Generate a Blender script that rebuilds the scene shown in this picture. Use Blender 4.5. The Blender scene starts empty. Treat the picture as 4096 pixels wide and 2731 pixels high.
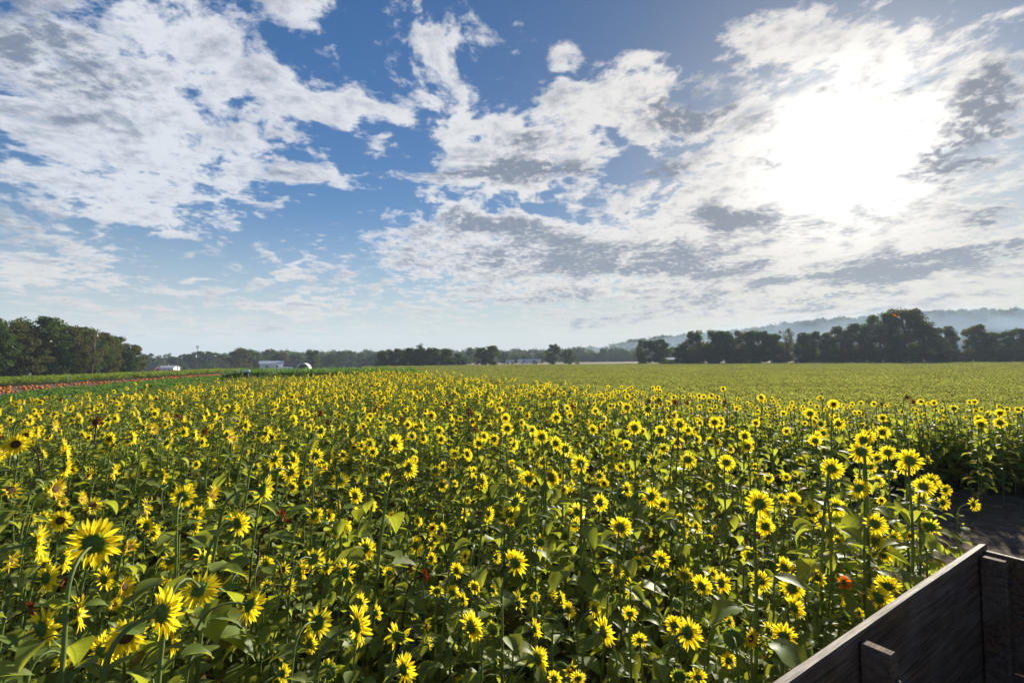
import bpy, math, random
import numpy as np
from mathutils import Vector, Matrix, Euler, noise as mn
R = math.radians
S = bpy.context.scene
COL = S.collection
# ------------------------------------------------------------------ camera
CAMH = 2.6
F = 4096 * 17.0 / 36.0
cam = bpy.data.objects.new('camera', bpy.data.cameras.new('camera'))
COL.objects.link(cam)
cam.data.lens = 17.0; cam.data.sensor_width = 36.0; cam.data.clip_start = 0.05; cam.data.clip_end = 9000
PITCH = math.degrees(math.atan((1438.5 - 1365.5) / F)); ROLL = -0.46
MC = Matrix.Translation((0, 0, CAMH)) @ Euler((R(90 + PITCH), 0, 0)).to_matrix().to_4x4() @ Matrix.Rotation(R(ROLL), 4, 'Z')
cam.matrix_world = MC
S.camera = cam
def ray(u, v):
    d = MC.to_3x3() @ Vector(((u - 2048) / F, -(v - 1365.5) / F, -1.0))
    return d.normalized()
def at_z(u, v, z):                       # point on the ray at height z
    d = ray(u, v); t = (z - CAMH) / d.z
    return Vector((0, 0, CAMH)) + d * t
def at_y(u, v, y):                       # point on the ray at ground distance y
    d = ray(u, v); t = y / d.y
    return Vector((0, 0, CAMH)) + d * t
# ------------------------------------------------------------------ light
SUN_AZ, SUN_EL = 35.0, 19.3              # degrees right of +Y, above the horizon
sd = Vector((math.sin(R(SUN_AZ)) * math.cos(R(SUN_EL)), math.cos(R(SUN_AZ)) * math.cos(R(SUN_EL)), math.sin(R(SUN_EL))))
sl = bpy.data.lights.new('sun', 'SUN'); sl.energy = 5.0; sl.angle = R(1.2); sl.color = (1.0, 0.93, 0.78)
so = bpy.data.objects.new('sun', sl); COL.objects.link(so)
so.rotation_euler = (-sd).to_track_quat('-Z', 'Y').to_euler()
S.view_settings.view_transform = 'Standard'; S.view_settings.look = 'None'
S.view_settings.exposure = 1.22; S.view_settings.gamma = 1.0; S.view_settings.use_curve_mapping = False
S.cycles.max_bounces = 6; S.cycles.diffuse_bounces = 3; S.cycles.transmission_bounces = 4; S.cycles.volume_bounces = 0
S.cycles.transparent_max_bounces = 4
# ------------------------------------------------------------------ node helper
class NT:
    def __init__(s, tree): s.t = tree; s.n = tree.nodes; s.l = tree.links
    def new(s, typ, **kw):
        n = s.n.new(typ)
        for k, v in kw.items(): setattr(n, k, v)
        return n
    def put(s, sock, v):
        if isinstance(v, bpy.types.NodeSocket): s.l.new(v, sock)
        elif v is not None: sock.default_value = v
    def m(s, op, a, b=None, c=None, clamp=False):
        n = s.new('ShaderNodeMath', operation=op); n.use_clamp = clamp
        for i, x in enumerate((a, b, c)):
            if x is not None: s.put(n.inputs[i], x)
        return n.outputs[0]
    def v(s, op, a, b=None, c=None, out=0):
        n = s.new('ShaderNodeVectorMath', operation=op)
        for i, x in enumerate((a, b, c)):
            if x is not None: s.put(n.inputs[i], x)
        return n.outputs[out]
    def mix(s, f, a, b, blend='MIX'):
        n = s.new('ShaderNodeMix', data_type='RGBA', blend_type=blend)
        s.put(n.inputs[0], f)
        for sk, x in ((n.inputs[6], a), (n.inputs[7], b)):
            if isinstance(x, (tuple, list)): sk.default_value = tuple(x) + (1,) * (4 - len(x))
            else: s.put(sk, x)
        return n.outputs[2]
    def ramp(s, f, stops, interp='LINEAR'):
        n = s.new('ShaderNodeValToRGB'); n.color_ramp.interpolation = interp
        el = n.color_ramp.elements
        while len(el) < len(stops): el.new(0.5)
        for e, (p, c) in zip(el, stops):
            e.position = p; e.color = tuple(c) + (1,) * (4 - len(c)) if not isinstance(c, (int, float)) else (c, c, c, 1)
        s.put(n.inputs[0], f)
        return n.outputs[0]
    def noise(s, vec, scale, detail=4, rough=0.55, dist=0.0, out='Fac', dims='3D'):
        n = s.new('ShaderNodeTexNoise'); n.noise_dimensions = dims
        if vec is not None: s.put(n.inputs['Vector'], vec)
        n.inputs['Scale'].default_value = scale; n.inputs['Detail'].default_value = detail
        n.inputs['Roughness'].default_value = rough; n.inputs['Distortion'].default_value = dist
        return n.outputs[out]
    def mapr(s, x, a, b, c, d, smooth=False):
        n = s.new('ShaderNodeMapRange'); n.interpolation_type = 'SMOOTHSTEP' if smooth else 'LINEAR'
        for i, q in enumerate((x, a, b, c, d)): s.put(n.inputs[i], q)
        return n.outputs[0]
# ------------------------------------------------------------------ sky
W = bpy.data.worlds.new('World'); S.world = W; W.use_nodes = True
W.node_tree.nodes.clear()
w = NT(W.node_tree)
sky = w.new('ShaderNodeTexSky'); sky.sky_type = 'NISHITA'; sky.sun_disc = False
sky.sun_elevation = R(SUN_EL); sky.sun_rotation = R(SUN_AZ); sky.air_density = 1.15; sky.dust_density = 0.7; sky.ozone_density = 2.2
gen = w.new('ShaderNodeTexCoord').outputs['Generated']
d = w.v('NORMALIZE', gen)
sx = w.new('ShaderNodeSeparateXYZ'); w.l.new(d, sx.inputs[0]); X, Y, Z = sx.outputs
az = w.m('ARCTAN2', X, Y); elv = w.m('ARCSINE', Z)
cx = w.new('ShaderNodeCombineXYZ'); w.put(cx.inputs[0], az); w.put(cx.inputs[1], elv); AE = cx.outputs[0]
# the layer of cloud lies on a plane high above, seen in perspective
zz = w.m('ADD', w.m('MAXIMUM', Z, 0.0), 0.17)
cp = w.new('ShaderNodeCombineXYZ'); w.put(cp.inputs[0], w.m('DIVIDE', X, zz)); w.put(cp.inputs[1], w.m('DIVIDE', Y, zz)); P = cp.outputs[0]
wob = w.v('SCALE', w.v('SUBTRACT', w.noise(P, 1.6, 2, 0.5, out='Color'), (0.5, 0.5, 0.5)), None); 
wob.node.inputs[3].default_value = 0.22
Pw = w.v('ADD', P, wob)
aew = w.v('SCALE', w.v('SUBTRACT', w.noise(P, 1.1, 3, 0.6, out='Color'), (0.5, 0.5, 0.5)), None); aew.node.inputs[3].default_value = 0.22
AEw = w.v('ADD', AE, aew)
def ae(u, v):
    r = ray(u, v); return math.atan2(r.x, r.y), math.asin(max(-1, min(1, r.z)))
def blobs(lst, base):
    acc = base
    for (u, v, ru, rv, wt) in lst:
        a0, e0 = ae(u, v); a1, _ = ae(u + ru, v); _, e1 = ae(u, v - rv)
        sa, se = 1 / max(abs(a1 - a0), .01), 1 / max(abs(e1 - e0), .008)
        q = w.v('MULTIPLY_ADD', AEw, (sa, se, 0), (-a0 * sa, -e0 * se, 0))
        g = w.m('POWER', 0.3679, w.v('DOT_PRODUCT', q, q, out=1))
        if lst is COVER: wt = wt * 1.08 if u < 1500 or (u < 2900 and v > 350) else wt
        acc = w.m('MULTIPLY_ADD', g, wt, acc)
    return acc
COVER = [(200,350,520,380,.75),(600,620,300,230,.55),(430,830,400,90,.5),(90,1020,300,120,.6),(600,130,230,190,.55),(860,130,120,160,.6),
 (1130,380,280,110,.75),(1390,450,140,80,.45),(1180,60,200,70,.6),(1000,580,90,80,.45),(1280,690,150,45,.5),(1230,740,120,30,.3),(925,680,70,70,.45),
 (1620,110,100,90,.5),(1740,260,110,130,.5),(1850,440,170,90,.55),(1860,20,130,60,.5),(1590,480,100,40,.4),(1920,190,60,50,.35),(2270,190,60,45,.4),(2600,210,110,30,.4),
 (2080,600,330,140,.7),(2480,380,380,170,.8),(1980,720,280,80,.7),(1950,950,620,120,.75),(2600,1000,700,160,.7),(2200,1210,900,110,.5),
 (3250,600,620,330,.8),(3850,480,350,250,.45),(3650,1000,700,220,.65),(3120,180,200,90,.6),(3420,260,190,120,.6),(3640,150,50,45,.5),
 (740,1075,300,28,.55),(1130,1200,260,36,.55),(1180,1060,120,22,.5),(260,1240,420,34,.45),(1000,1320,700,45,.42),(650,1205,110,20,.35),(2900,780,450,170,.45),(3300,1250,900,100,.45),
 (2850,60,600,110,-.35),(1400,880,260,90,-.3),(680,980,180,40,-.25),(2150,850,160,26,-.6),(2050,320,120,60,-.25),(2930,280,200,70,-.25)]
DARK = [(2080,690,360,36,1.0),(1980,950,300,40,.8),(2500,1040,380,60,1.0),(2950,845,150,45,1.2),(3830,590,170,60,1.2),(2700,400,170,65,.75),(3700,1060,450,55,.9),
 (3900,440,180,70,.8),(150,330,380,260,.55),(180,860,220,90,.45),(3070,650,60,24,.4),(2620,680,80,34,.9),(3200,1130,500,35,.7),(2350,1230,500,40,.45),(3950,820,150,60,.7),(3500,720,60,20,.5),(3000,1000,200,25,.5),
 (50,60,260,200,.5),(2150,560,120,50,.5),(3650,380,200,30,.6)]
cov = blobs(COVER, -0.17)
drk = blobs([(a_, b_, c_ * 1.1, d_ * 1.1, e_ * (1.35 if a_ > 1900 else 1.0)) for a_, b_, c_, d_, e_ in DARK], 0.0)
n1 = w.noise(Pw, 8.5, 9, 0.56, 0.0)
sunp = Vector((sd.x, sd.y)) / (sd.z + .17)
toward = w.v('NORMALIZE', w.v('SUBTRACT', (sunp.x, sunp.y, 0), P))
sh = w.v('SCALE', toward, None); sh.node.inputs[3].default_value = 0.04
n1b = w.noise(w.v('ADD', Pw, sh), 8.5, 4, 0.56, 0.0)
n2 = w.noise(Pw, 30.0, 6, 0.62)
n0 = w.noise(Pw, 2.2, 3, 0.5)
sunv = tuple(sd)
sdot = w.m('MAXIMUM', w.v('DOT_PRODUCT', d, sunv, out=1), 0.0)
fbm = w.m('ADD', w.m('MULTIPLY', w.m('SUBTRACT', n1, 0.5), 2.3), w.m('MULTIPLY', w.m('SUBTRACT', n0, 0.5), 1.0))
dens = w.m('ADD', cov, fbm)
dens = w.m('ADD', dens, w.m('MULTIPLY', w.m('SUBTRACT', n2, 0.5), 1.05))
mask = w.mapr(dens, 0.0, 0.48, 0.0, 1.0, True)
rel = w.m('MULTIPLY', w.m('SUBTRACT', n1, n1b), 1.6)                  # the side of a puff away from the sun is darker
tk = w.m('ADD', w.m('MULTIPLY', w.m('ADD', w.m('SUBTRACT', n1, 0.5), w.m('MULTIPLY', w.m('SUBTRACT', n0, 0.5), .8)), 1.9), w.m('ADD', w.m('MULTIPLY', drk, w.mapr(n2, .3, .6, .35, 1.1)), w.m('MULTIPLY', dens, 0.30)))
thick = w.mapr(w.m('SUBTRACT', w.m('ADD', tk, w.m('MULTIPLY', w.m('SUBTRACT', n2, 0.5), 0.9)), rel), 0.06, 1.20, 0.0, 1.0, True)
g1 = w.m('POWER', sdot, 190.0); g2 = w.m('POWER', sdot, 14.0); g3 = w.m('POWER', sdot, 4.0)
lit = w.mix(g3, (0.52, 0.54, 0.58), (0.60, 0.57, 0.53))
low = w.mapr(elv, 0.0, 0.30, 1.0, 0.0, True)
lit = w.mix(w.m('MULTIPLY', low, 0.8), lit, (0.55, 0.49, 0.41))
shd = w.mix(g3, (0.135, 0.165, 0.23), (0.15, 0.165, 0.20))
ccol = w.mix(thick, lit, shd)
hs = w.new('ShaderNodeHueSaturation'); w.l.new(sky.outputs[0], hs.inputs['Color']); hs.inputs['Saturation'].default_value = 1.5
w.put(hs.inputs['Value'], w.m('MULTIPLY', 0.062, w.m('SUBTRACT', 1.0, w.m('MULTIPLY', g3, 0.62))))
blue = w.v('MULTIPLY', hs.outputs[0], (0.80, 0.96, 1.20))
near = w.mix(g3, (0.47, 0.49, 0.49), (0.47, 0.43, 0.36))                # milky air close to the horizon
skyc = w.mix(w.m('POWER', w.mapr(elv, 0.0, 0.32, 1.0, 0.0), 2.0), blue, near)
final = w.mix(w.m('MULTIPLY', mask, 0.95), skyc, ccol)
gl = w.v('SCALE', (1.0, 0.96, 0.88), None)
w.put(gl.node.inputs[3], w.m('MULTIPLY', w.m('ADD', w.m('MULTIPLY', g1, 0.85), w.m('MULTIPLY', g2, 0.05)), w.m('SUBTRACT', 1.0, w.m('MULTIPLY', thick, 0.85))))
final = w.v('ADD', final, gl)
final = w.mix(w.mapr(Z, -0.01, 0.0, 0.0, 1.0), (0.10, 0.09, 0.06), final)
bg = w.new('ShaderNodeBackground'); w.l.new(final, bg.inputs[0]); bg.inputs[1].default_value = 0.63
w.l.new(bg.outputs[0], w.new('ShaderNodeOutputWorld').inputs[0])
# ------------------------------------------------------------------ materials
MATS = {}
def mat(name, fn):
    if name not in MATS:
        m = bpy.data.materials.new(name); m.use_nodes = True; m.node_tree.nodes.clear()
        t = NT(m.node_tree); out = t.new('ShaderNodeOutputMaterial'); fn(t, out); MATS[name] = m
    return MATS[name]
def leafy(c1, c2, trans, tmix=0.5, rough=0.45, gloss=0.06, nscale=3.0, varyobj=True, patch=0.0, veins=False):
    def fn(t, out):
        tc = t.new('ShaderNodeTexCoord').outputs['Object']
        oi = t.new('ShaderNodeObjectInfo').outputs['Random']
        nz = t.noise(tc, nscale, 3, 0.6)
        f = t.m('ADD', t.m('MULTIPLY', t.m('SUBTRACT', nz, .5), 1.8), t.m('ADD', t.m('MULTIPLY', oi, 0.7 if varyobj else 0), 0.15), clamp=True)
        if patch:
            gp = t.new('ShaderNodeNewGeometry').outputs['Position']
            f = t.m('ADD', f, t.m('MULTIPLY', t.m('SUBTRACT', t.noise(t.v('MULTIPLY', gp, (.05, .16, 0)), 1.0, 5, .65), .5), patch), clamp=True)
        c = t.mix(f, c1, c2)
        tcol = t.mix(f, trans, tuple(x * .75 for x in trans))
        if veins:
            la = t.new('ShaderNodeAttribute'); la.attribute_name = 'leaf_pos'; ls = t.new('ShaderNodeSeparateXYZ'); t.l.new(la.outputs['Vector'], ls.inputs[0])
            wv = t.m('SINE', t.m('MULTIPLY', t.m('SUBTRACT', ls.outputs[0], t.m('MULTIPLY', ls.outputs[1], .38)), 44.0))
            vn = t.m('MAXIMUM', t.mapr(wv, .80, 1.0, 0, .7), t.mapr(ls.outputs[1], .03, .09, 1, 0)); vn = t.m('MULTIPLY', vn, ls.outputs[2])
            c = t.mix(t.m('MULTIPLY', vn, .55), c, (.24, .32, .12)); tcol = t.mix(t.m('MULTIPLY', vn, .45), tcol, (.10, .17, .03))
            spot = t.mapr(t.noise(tc, 38.0, 3, .6), .68, .74, 0, .8); c = t.mix(spot, c, (.14, .09, .03))
        df = t.new('ShaderNodeBsdfDiffuse'); t.put(df.inputs[0], c)
        tr = t.new('ShaderNodeBsdfTranslucent'); t.put(tr.inputs[0], tcol)
        mx = t.new('ShaderNodeMixShader'); mx.inputs[0].default_value = tmix; t.l.new(df.outputs[0], mx.inputs[1]); t.l.new(tr.outputs[0], mx.inputs[2])
        gs = t.new('ShaderNodeBsdfGlossy'); gs.inputs['Roughness'].default_value = rough; gs.inputs[0].default_value = (1, 1, 1, 1)
        m2 = t.new('ShaderNodeMixShader'); lw = t.new('ShaderNodeFresnel'); lw.inputs[0].default_value = 1.35
        t.put(m2.inputs[0], t.m('ADD', t.m('MULTIPLY', lw.outputs[0], gloss * 1.6), gloss * .3, clamp=True))
        t.l.new(mx.outputs[0], m2.inputs[1]); t.l.new(gs.outputs[0], m2.inputs[2]); t.l.new(m2.outputs[0], out.inputs[0])
    return fn
def solid(c1, c2, rough=0.8, nscale=8.0, bump=0.3, metallic=0.0, stretch=None, bdist=0.02, detail=6):
    def fn(t, out):
        tc = t.new('ShaderNodeTexCoord').outputs['Object']
        if stretch: tc = t.v('MULTIPLY', tc, stretch)
        nz = t.noise(tc, nscale, detail, 0.65)
        p = t.new('ShaderNodeBsdfPrincipled'); p.inputs['Roughness'].default_value = rough; p.inputs['Metallic'].default_value = metallic; p.inputs['Specular IOR Level'].default_value = .15
        t.put(p.inputs['Base Color'], t.mix(t.mapr(nz, .3, .7, 0, 1), c1, c2))
        if bump:
            b = t.new('ShaderNodeBump'); b.inputs['Strength'].default_value = bump; b.inputs['Distance'].default_value = bdist
            t.put(b.inputs['Height'], nz); t.l.new(b.outputs[0], p.inputs['Normal'])
        t.l.new(p.outputs[0], out.inputs[0])
    return fn
M_leaf = mat('sunflower_leaf', leafy((.085, .145, .012), (.20, .235, .045), (.56, .60, .04), .5, .5, .06, 14.0, veins=True))
M_leafy = mat('yellowed_leaf', leafy((.25, .22, .03), (.30, .20, .04), (.45, .36, .04), .5, .5, .03, 14.0))
M_stem = mat('sunflower_stem', leafy((.13, .18, .045), (.20, .25, .07), (.28, .36, .06), .35, .5, .05, 20.0))
M_recep = mat('flower_back', leafy((.10, .19, .03), (.18, .27, .05), (.40, .50, .04), .4, .5, .03, 20.0))
M_petal = mat('yellow_petal', leafy((.82, .57, .012), (.88, .67, .025), (1.0, .84, .03), .55, .5, .01, 30.0))
M_petal_m = mat('maroon_petal', leafy((.10, .010, .007), (.19, .022, .008), (.20, .018, .006), .5, .5, .02, 30.0))
M_petal_o = mat('orange_petal', leafy((.62, .14, .008), (.70, .22, .01), (.95, .22, .01), .5, .5, .02, 30.0))
def disc_fn(t, out):
    tc = t.new('ShaderNodeTexCoord').outputs['Object']
    r = t.v('LENGTH', t.v('MULTIPLY', tc, (1, 1, 0)), out=1)
    vo = t.new('ShaderNodeTexVoronoi'); t.put(vo.inputs['Vector'], tc); vo.inputs['Scale'].default_value = 60
    c = t.ramp(t.m('MULTIPLY', r, 4.2), [(0, (.10, .06, .012)), (.35, (.03, .012, .006)), (.75, (.035, .012, .006)), (1, (.16, .06, .01))])
    c = t.mix(t.m('MULTIPLY', vo.outputs[0], .9), c, (.11, .045, .012))
    p = t.new('ShaderNodeBsdfPrincipled'); p.inputs['Roughness'].default_value = .9; t.put(p.inputs['Base Color'], c)
    t.l.new(p.outputs[0], out.inputs[0])
M_disc = mat('flower_disc', disc_fn)
M_soy = mat('soybean_leaf', leafy((.050, .080, .022), (.20, .20, .065), (.36, .38, .07), .5, .6, .01, .5, patch=7.0))
M_soyn = mat('bean_leaf', leafy((.06, .12, .015), (.13, .18, .02), (.32, .42, .02), .5, .5, .03, .8))
M_grass = mat('tall_grass_blade', leafy((.03, .085, .012), (.055, .12, .02), (.12, .24, .02), .5, .5, .02, .8))
M_weed = mat('weed_leaf', leafy((.045, .11, .02), (.09, .16, .03), (.18, .32, .03), .5, .5, .03, 2.))
M_tree = mat('tree_leaf', leafy((.012, .034, .006), (.036, .066, .011), (.11, .17, .012), .35, .5, .02, .35))
M_treeb = mat('autumn_tree_leaf', leafy((.026, .042, .008), (.065, .070, .011), (.16, .16, .012), .4, .5, .02, .35))
M_bark = mat('bark', solid((.06, .045, .03), (.13, .11, .085), .95, 6, .6, stretch=(1, 1, .2)))
# ------------------------------------------------------------------ mesh helpers
class MB:
    def __init__(s): s.v = []; s.f = []; s.mi = []; s.uv = {}
    def face(s, idx, m=0): s.f.append(tuple(idx)); s.mi.append(m)
    def add(s, vs, fs, m=0):
        b = len(s.v); s.v.extend([tuple(x) for x in vs])
        for f in fs: s.f.append(tuple(i + b for i in f)); s.mi.append(m)
    def box(s, c, sz, M=None, m=0, bev=0.0):
        c = Vector(c); h = Vector(sz) * .5; b = bev
        if b <= 0:
            vs = [Vector((x, y, z)) for x in (-h.x, h.x) for y in (-h.y, h.y) for z in (-h.z, h.z)]
            fs = [(0, 1, 3, 2), (4, 6, 7, 5), (0, 4, 5, 1), (2, 3, 7, 6), (0, 2, 6, 4), (1, 5, 7, 3)]
        else:
            vs = []; idx = {}
            for i, sx_ in enumerate((-1, 1)):
                for j, sy_ in enumerate((-1, 1)):
                    for k, sz_ in enumerate((-1, 1)):
                        for a in range(3):
                            p = [sx_ * (h.x - b), sy_ * (h.y - b), sz_ * (h.z - b)]
                            p[a] = (sx_, sy_, sz_)[a] * h[a]; idx[(i, j, k, a)] = len(vs); vs.append(Vector(p))
            fs = []
            for a in range(3):
                o = [q for q in range(3) if q != a]
                for s_ in (0, 1):
                    q = []
                    for (p1, p2) in ((0, 0), (1, 0), (1, 1), (0, 1)):
                        t = [0, 0, 0]; t[a] = s_; t[o[0]] = p1; t[o[1]] = p2; q.append(idx[(t[0], t[1], t[2], a)])
                    fs.append(tuple(q))
            for a in range(3):
                o = [q for q in range(3) if q != a]
                for p1 in (0, 1):
                    for p2 in (0, 1):
                        t0 = [0, 0, 0]; t1 = [0, 0, 0]; t0[a] = 0; t1[a] = 1; t0[o[0]] = t1[o[0]] = p1; t0[o[1]] = t1[o[1]] = p2
                        fs.append((idx[(*t0, o[0])], idx[(*t1, o[0])], idx[(*t1, o[1])], idx[(*t0, o[1])]))
            for i in (0, 1):
                for j in (0, 1):
                    for k in (0, 1): fs.append((idx[(i, j, k, 0)], idx[(i, j, k, 1)], idx[(i, j, k, 2)]))
        vs = [c + v for v in vs]
        if M is not None: vs = [M @ v for v in vs]
        s.add(vs, fs, m)
    def tube(s, pts, rads, n=6, m=0, cap=True):
        rings = []; up = Vector((0.3, 0.1, 1)).normalized()
        b = len(s.v); prev = None
        for i, p in enumerate(pts):
            t = (Vector(pts[min(i + 1, len(pts) - 1)]) - Vector(pts[max(i - 1, 0)])).normalized()
            if prev is None:
                a = t.orthogonal().normalized()
            else:
                a = (prev - t * prev.dot(t))
                a = a.normalized() if a.length > 1e-6 else t.orthogonal().normalized()
            prev = a; bb = t.cross(a)
            for k in range(n):
                th = 2 * math.pi * k / n
                s.v.append(tuple(Vector(p) + (a * math.cos(th) + bb * math.sin(th)) * rads[i]))
        for i in range(len(pts) - 1):
            for k in range(n):
                s.face((b + i * n + k, b + i * n + (k + 1) % n, b + (i + 1) * n + (k + 1) % n, b + (i + 1) * n + k), m)
        if cap:
            s.face([b + (len(pts) - 1) * n + k for k in range(n)], m); s.face([b + k for k in range(n)][::-1], m)
    def mesh(s, name, mats, smooth=True):
        me = bpy.data.meshes.new(name); me.from_pydata(s.v, [], s.f)
        for m_ in (mats if isinstance(mats, (list, tuple)) else [mats]): me.materials.append(m_)
        if len(set(s.mi)) > 1: me.polygons.foreach_set('material_index', s.mi)
        if smooth: me.polygons.foreach_set('use_smooth', [True] * len(me.polygons))
        if s.uv:
            a = me.attributes.new('leaf_pos', 'FLOAT_VECTOR', 'POINT')
            for i, q in s.uv.items(): a.data[i].vector = q
        me.update(); return me
    def build(s, name, mats, parent=None, smooth=False):
        return link(name, s.mesh(name, mats, smooth), parent)
def link(name, me, parent=None):
    o = bpy.data.objects.new(name, me); COL.objects.link(o)
    if parent is not None: o.parent = parent
    return o
def tag(o, label=None, cat=None, group=None, kind=None):
    if label: o['label'] = label
    if cat: o['category'] = cat
    if group: o['group'] = group
    if kind: o['kind'] = kind
    return o
def empty(name, loc=(0, 0, 0), rz=0.0, sc=1.0):
    o = bpy.data.objects.new(name, None); COL.objects.link(o); o.location = loc; o.rotation_euler = (0, 0, rz)
    o.scale = (sc, sc, sc) if isinstance(sc, (int, float)) else sc; o.empty_display_size = .2
    return o
def quads_mesh(name, V, mats, per=4, mi=None, smooth=False):
    """V: (n, per, 3) separate faces"""
    n = len(V); me = bpy.data.meshes.new(name)
    me.vertices.add(n * per); me.vertices.foreach_set('co', np.asarray(V, dtype=np.float32).ravel())
    me.loops.add(n * per); me.loops.foreach_set('vertex_index', np.arange(n * per, dtype=np.int32))
    me.polygons.add(n); me.polygons.foreach_set('loop_start', np.arange(0, n * per, per, dtype=np.int32))
    for m_ in (mats if isinstance(mats, (list, tuple)) else [mats]): me.materials.append(m_)
    if mi is not None: me.polygons.foreach_set('material_index', np.asarray(mi, dtype=np.int32))
    me.update(calc_edges=True); return me
def smst(a, b, x):
    t = max(0, min(1, (x - a) / (b - a))); return t * t * (3 - 2 * t)
# ------------------------------------------------------------------ ground
def gz(x, y):
    z = -3.2 * smst(130, 240, y) * (1 - smst(-60, -15, x * 240 / max(y, 60)))
    return z
def inpoly(x, y, poly):
    c = False; j = len(poly) - 1
    for i in range(len(poly)):
        xi, yi = poly[i]; xj, yj = poly[j]
        if (yi > y) != (yj > y) and x < (xj - xi) * (y - yi) / (yj - yi) + xi: c = not c
        j = i
    return c
def grid_surface(name, xs, ys, zf, material):
    nx, ny = len(xs), len(ys)
    vs = [(x, y, zf(x, y)) for y in ys for x in xs]
    fs = [(j * nx + i, j * nx + i + 1, (j + 1) * nx + i + 1, (j + 1) * nx + i) for j in range(ny - 1) for i in range(nx - 1)]
    me = bpy.data.meshes.new(name); me.from_pydata(vs, [], fs); me.materials.append(material)
    me.polygons.foreach_set('use_smooth', [True] * len(fs)); me.update()
    return link(name, me)
def ground_fn(t, out):
    g = t.new('ShaderNodeNewGeometry').outputs['Position']
    n = t.noise(g, 3.0, 8, .7); n2_ = t.noise(g, 22.0, 4, .7); n3_ = t.noise(g, .05, 4, .6)
    soil = t.mix(t.mapr(n, .35, .65, 0, 1), (.065, .040, .026), (.18, .12, .08))
    soil = t.mix(t.mapr(n2_, .6, .72, 0, 1), soil, (.22, .17, .11))
    grs = t.mix(t.mapr(n3_, .4, .6, 0, 1), (.085, .11, .03), (.13, .13, .045))
    s2 = t.new('ShaderNodeSeparateXYZ'); t.l.new(g, s2.inputs[0])
    dist = t.v('LENGTH', g, out=1)
    c = t.mix(t.mapr(dist, 26, 34, 0, 1), soil, grs)
    stub = t.mix(t.mapr(t.noise(t.v('MULTIPLY', g, (1, .1, 1)), .3, 5, .7), .35, .65, 0, 1), (.13, .095, .055), (.19, .14, .08))
    c = t.mix(t.mapr(s2.outputs[1], 196, 202, 0, 1), c, stub)
    p = t.new('ShaderNodeBsdfPrincipled'); p.inputs['Roughness'].default_value = 1.0; p.inputs['Specular IOR Level'].default_value = .15; t.put(p.inputs['Base Color'], c)
    b = t.new('ShaderNodeBump'); b.inputs['Strength'].default_value = 1.0; b.inputs['Distance'].default_value = .06
    t.put(b.inputs['Height'], t.m('ADD', n, t.m('MULTIPLY', n2_, .3))); t.l.new(b.outputs[0], p.inputs['Normal'])
    t.l.new(p.outputs[0], out.inputs[0])
M_ground = mat('field_soil', ground_fn)
def spaced(lim, n=30, p=2.2): return [lim * (abs(i) / n) ** p * (1 if i > 0 else -1) for i in range(-n, n + 1)]
def gground(x, y):
    z = gz(x, y)
    if abs(x) < 14 and -3 < y < 14: z += (mn.noise(Vector((x * 1.6, y * 1.6, 3))) * .05 + mn.noise(Vector((x * 5, y * 5, 9))) * .025)
    return z
xs = sorted(set([round(v, 3) for v in spaced(2900, 34, 2.4)] + [round(-12 + i * .14, 3) for i in range(172)]))
ys = sorted(set([round(v, 3) for v in spaced(2900, 34, 2.4)] + [round(-1 + i * .14, 3) for i in range(100)]))
tag(grid_surface('ground', xs, ys, gground, M_ground), kind='structure')
# ------------------------------------------------------------------ sunflower plant variants
def leaf_blade(mb, base, direction, side_up, L, Wd, droop, fold, rng, m=0):
    """heart-shaped blade: grows from base along direction and droops"""
    d0 = direction.normalized(); up = side_up.normalized(); side = d0.cross(up).normalized(); up = side.cross(d0).normalized()
    prof = [(0, .16), (.07, .62), (.22, .97), (.42, .92), (.64, .62), (.84, .27), (1.0, .02)]
    rows = []; p = base.copy(); prev = 0.0; tw = rng.uniform(-.35, .35)
    uvb = len(mb.v); uvs = []
    for (s_, wd) in prof:
        uvs += [(s_, q * wd, 1) for q in (1, .5, 0, .5, 1)]
        a = droop * s_
        dd = (d0 * math.cos(a) - up * math.sin(a)).normalized()
        p = p + dd * (s_ - prev) * L; prev = s_
        nn = (up * math.cos(a) + d0 * math.sin(a)).normalized()
        sd_ = (side * math.cos(tw * s_) + nn * math.sin(tw * s_)).normalized()
        hw = wd * Wd * .5 * rng.uniform(.88, 1.1); wav = rng.uniform(-.05, .05) * Wd
        back = dd * (-.10 * L if s_ < .05 else 0)
        rows.append([p - sd_ * hw + nn * (hw * fold + wav) + back, p - sd_ * hw * .5 + nn * hw * fold * .35, p, p + sd_ * hw * .5 + nn * hw * fold * .35, p + sd_ * hw + nn * (hw * fold - wav) + back])
    vs = [q for r in rows for q in r]
    for i_, q in enumerate(uvs): mb.uv[uvb + i_] = q
    fs = [(i * 5 + k, i * 5 + k + 1, (i + 1) * 5 + k + 1, (i + 1) * 5 + k) for i in range(len(rows) - 1) for k in range(4)]
    mb.add(vs, fs, m)
HLOC = 1.6
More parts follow.
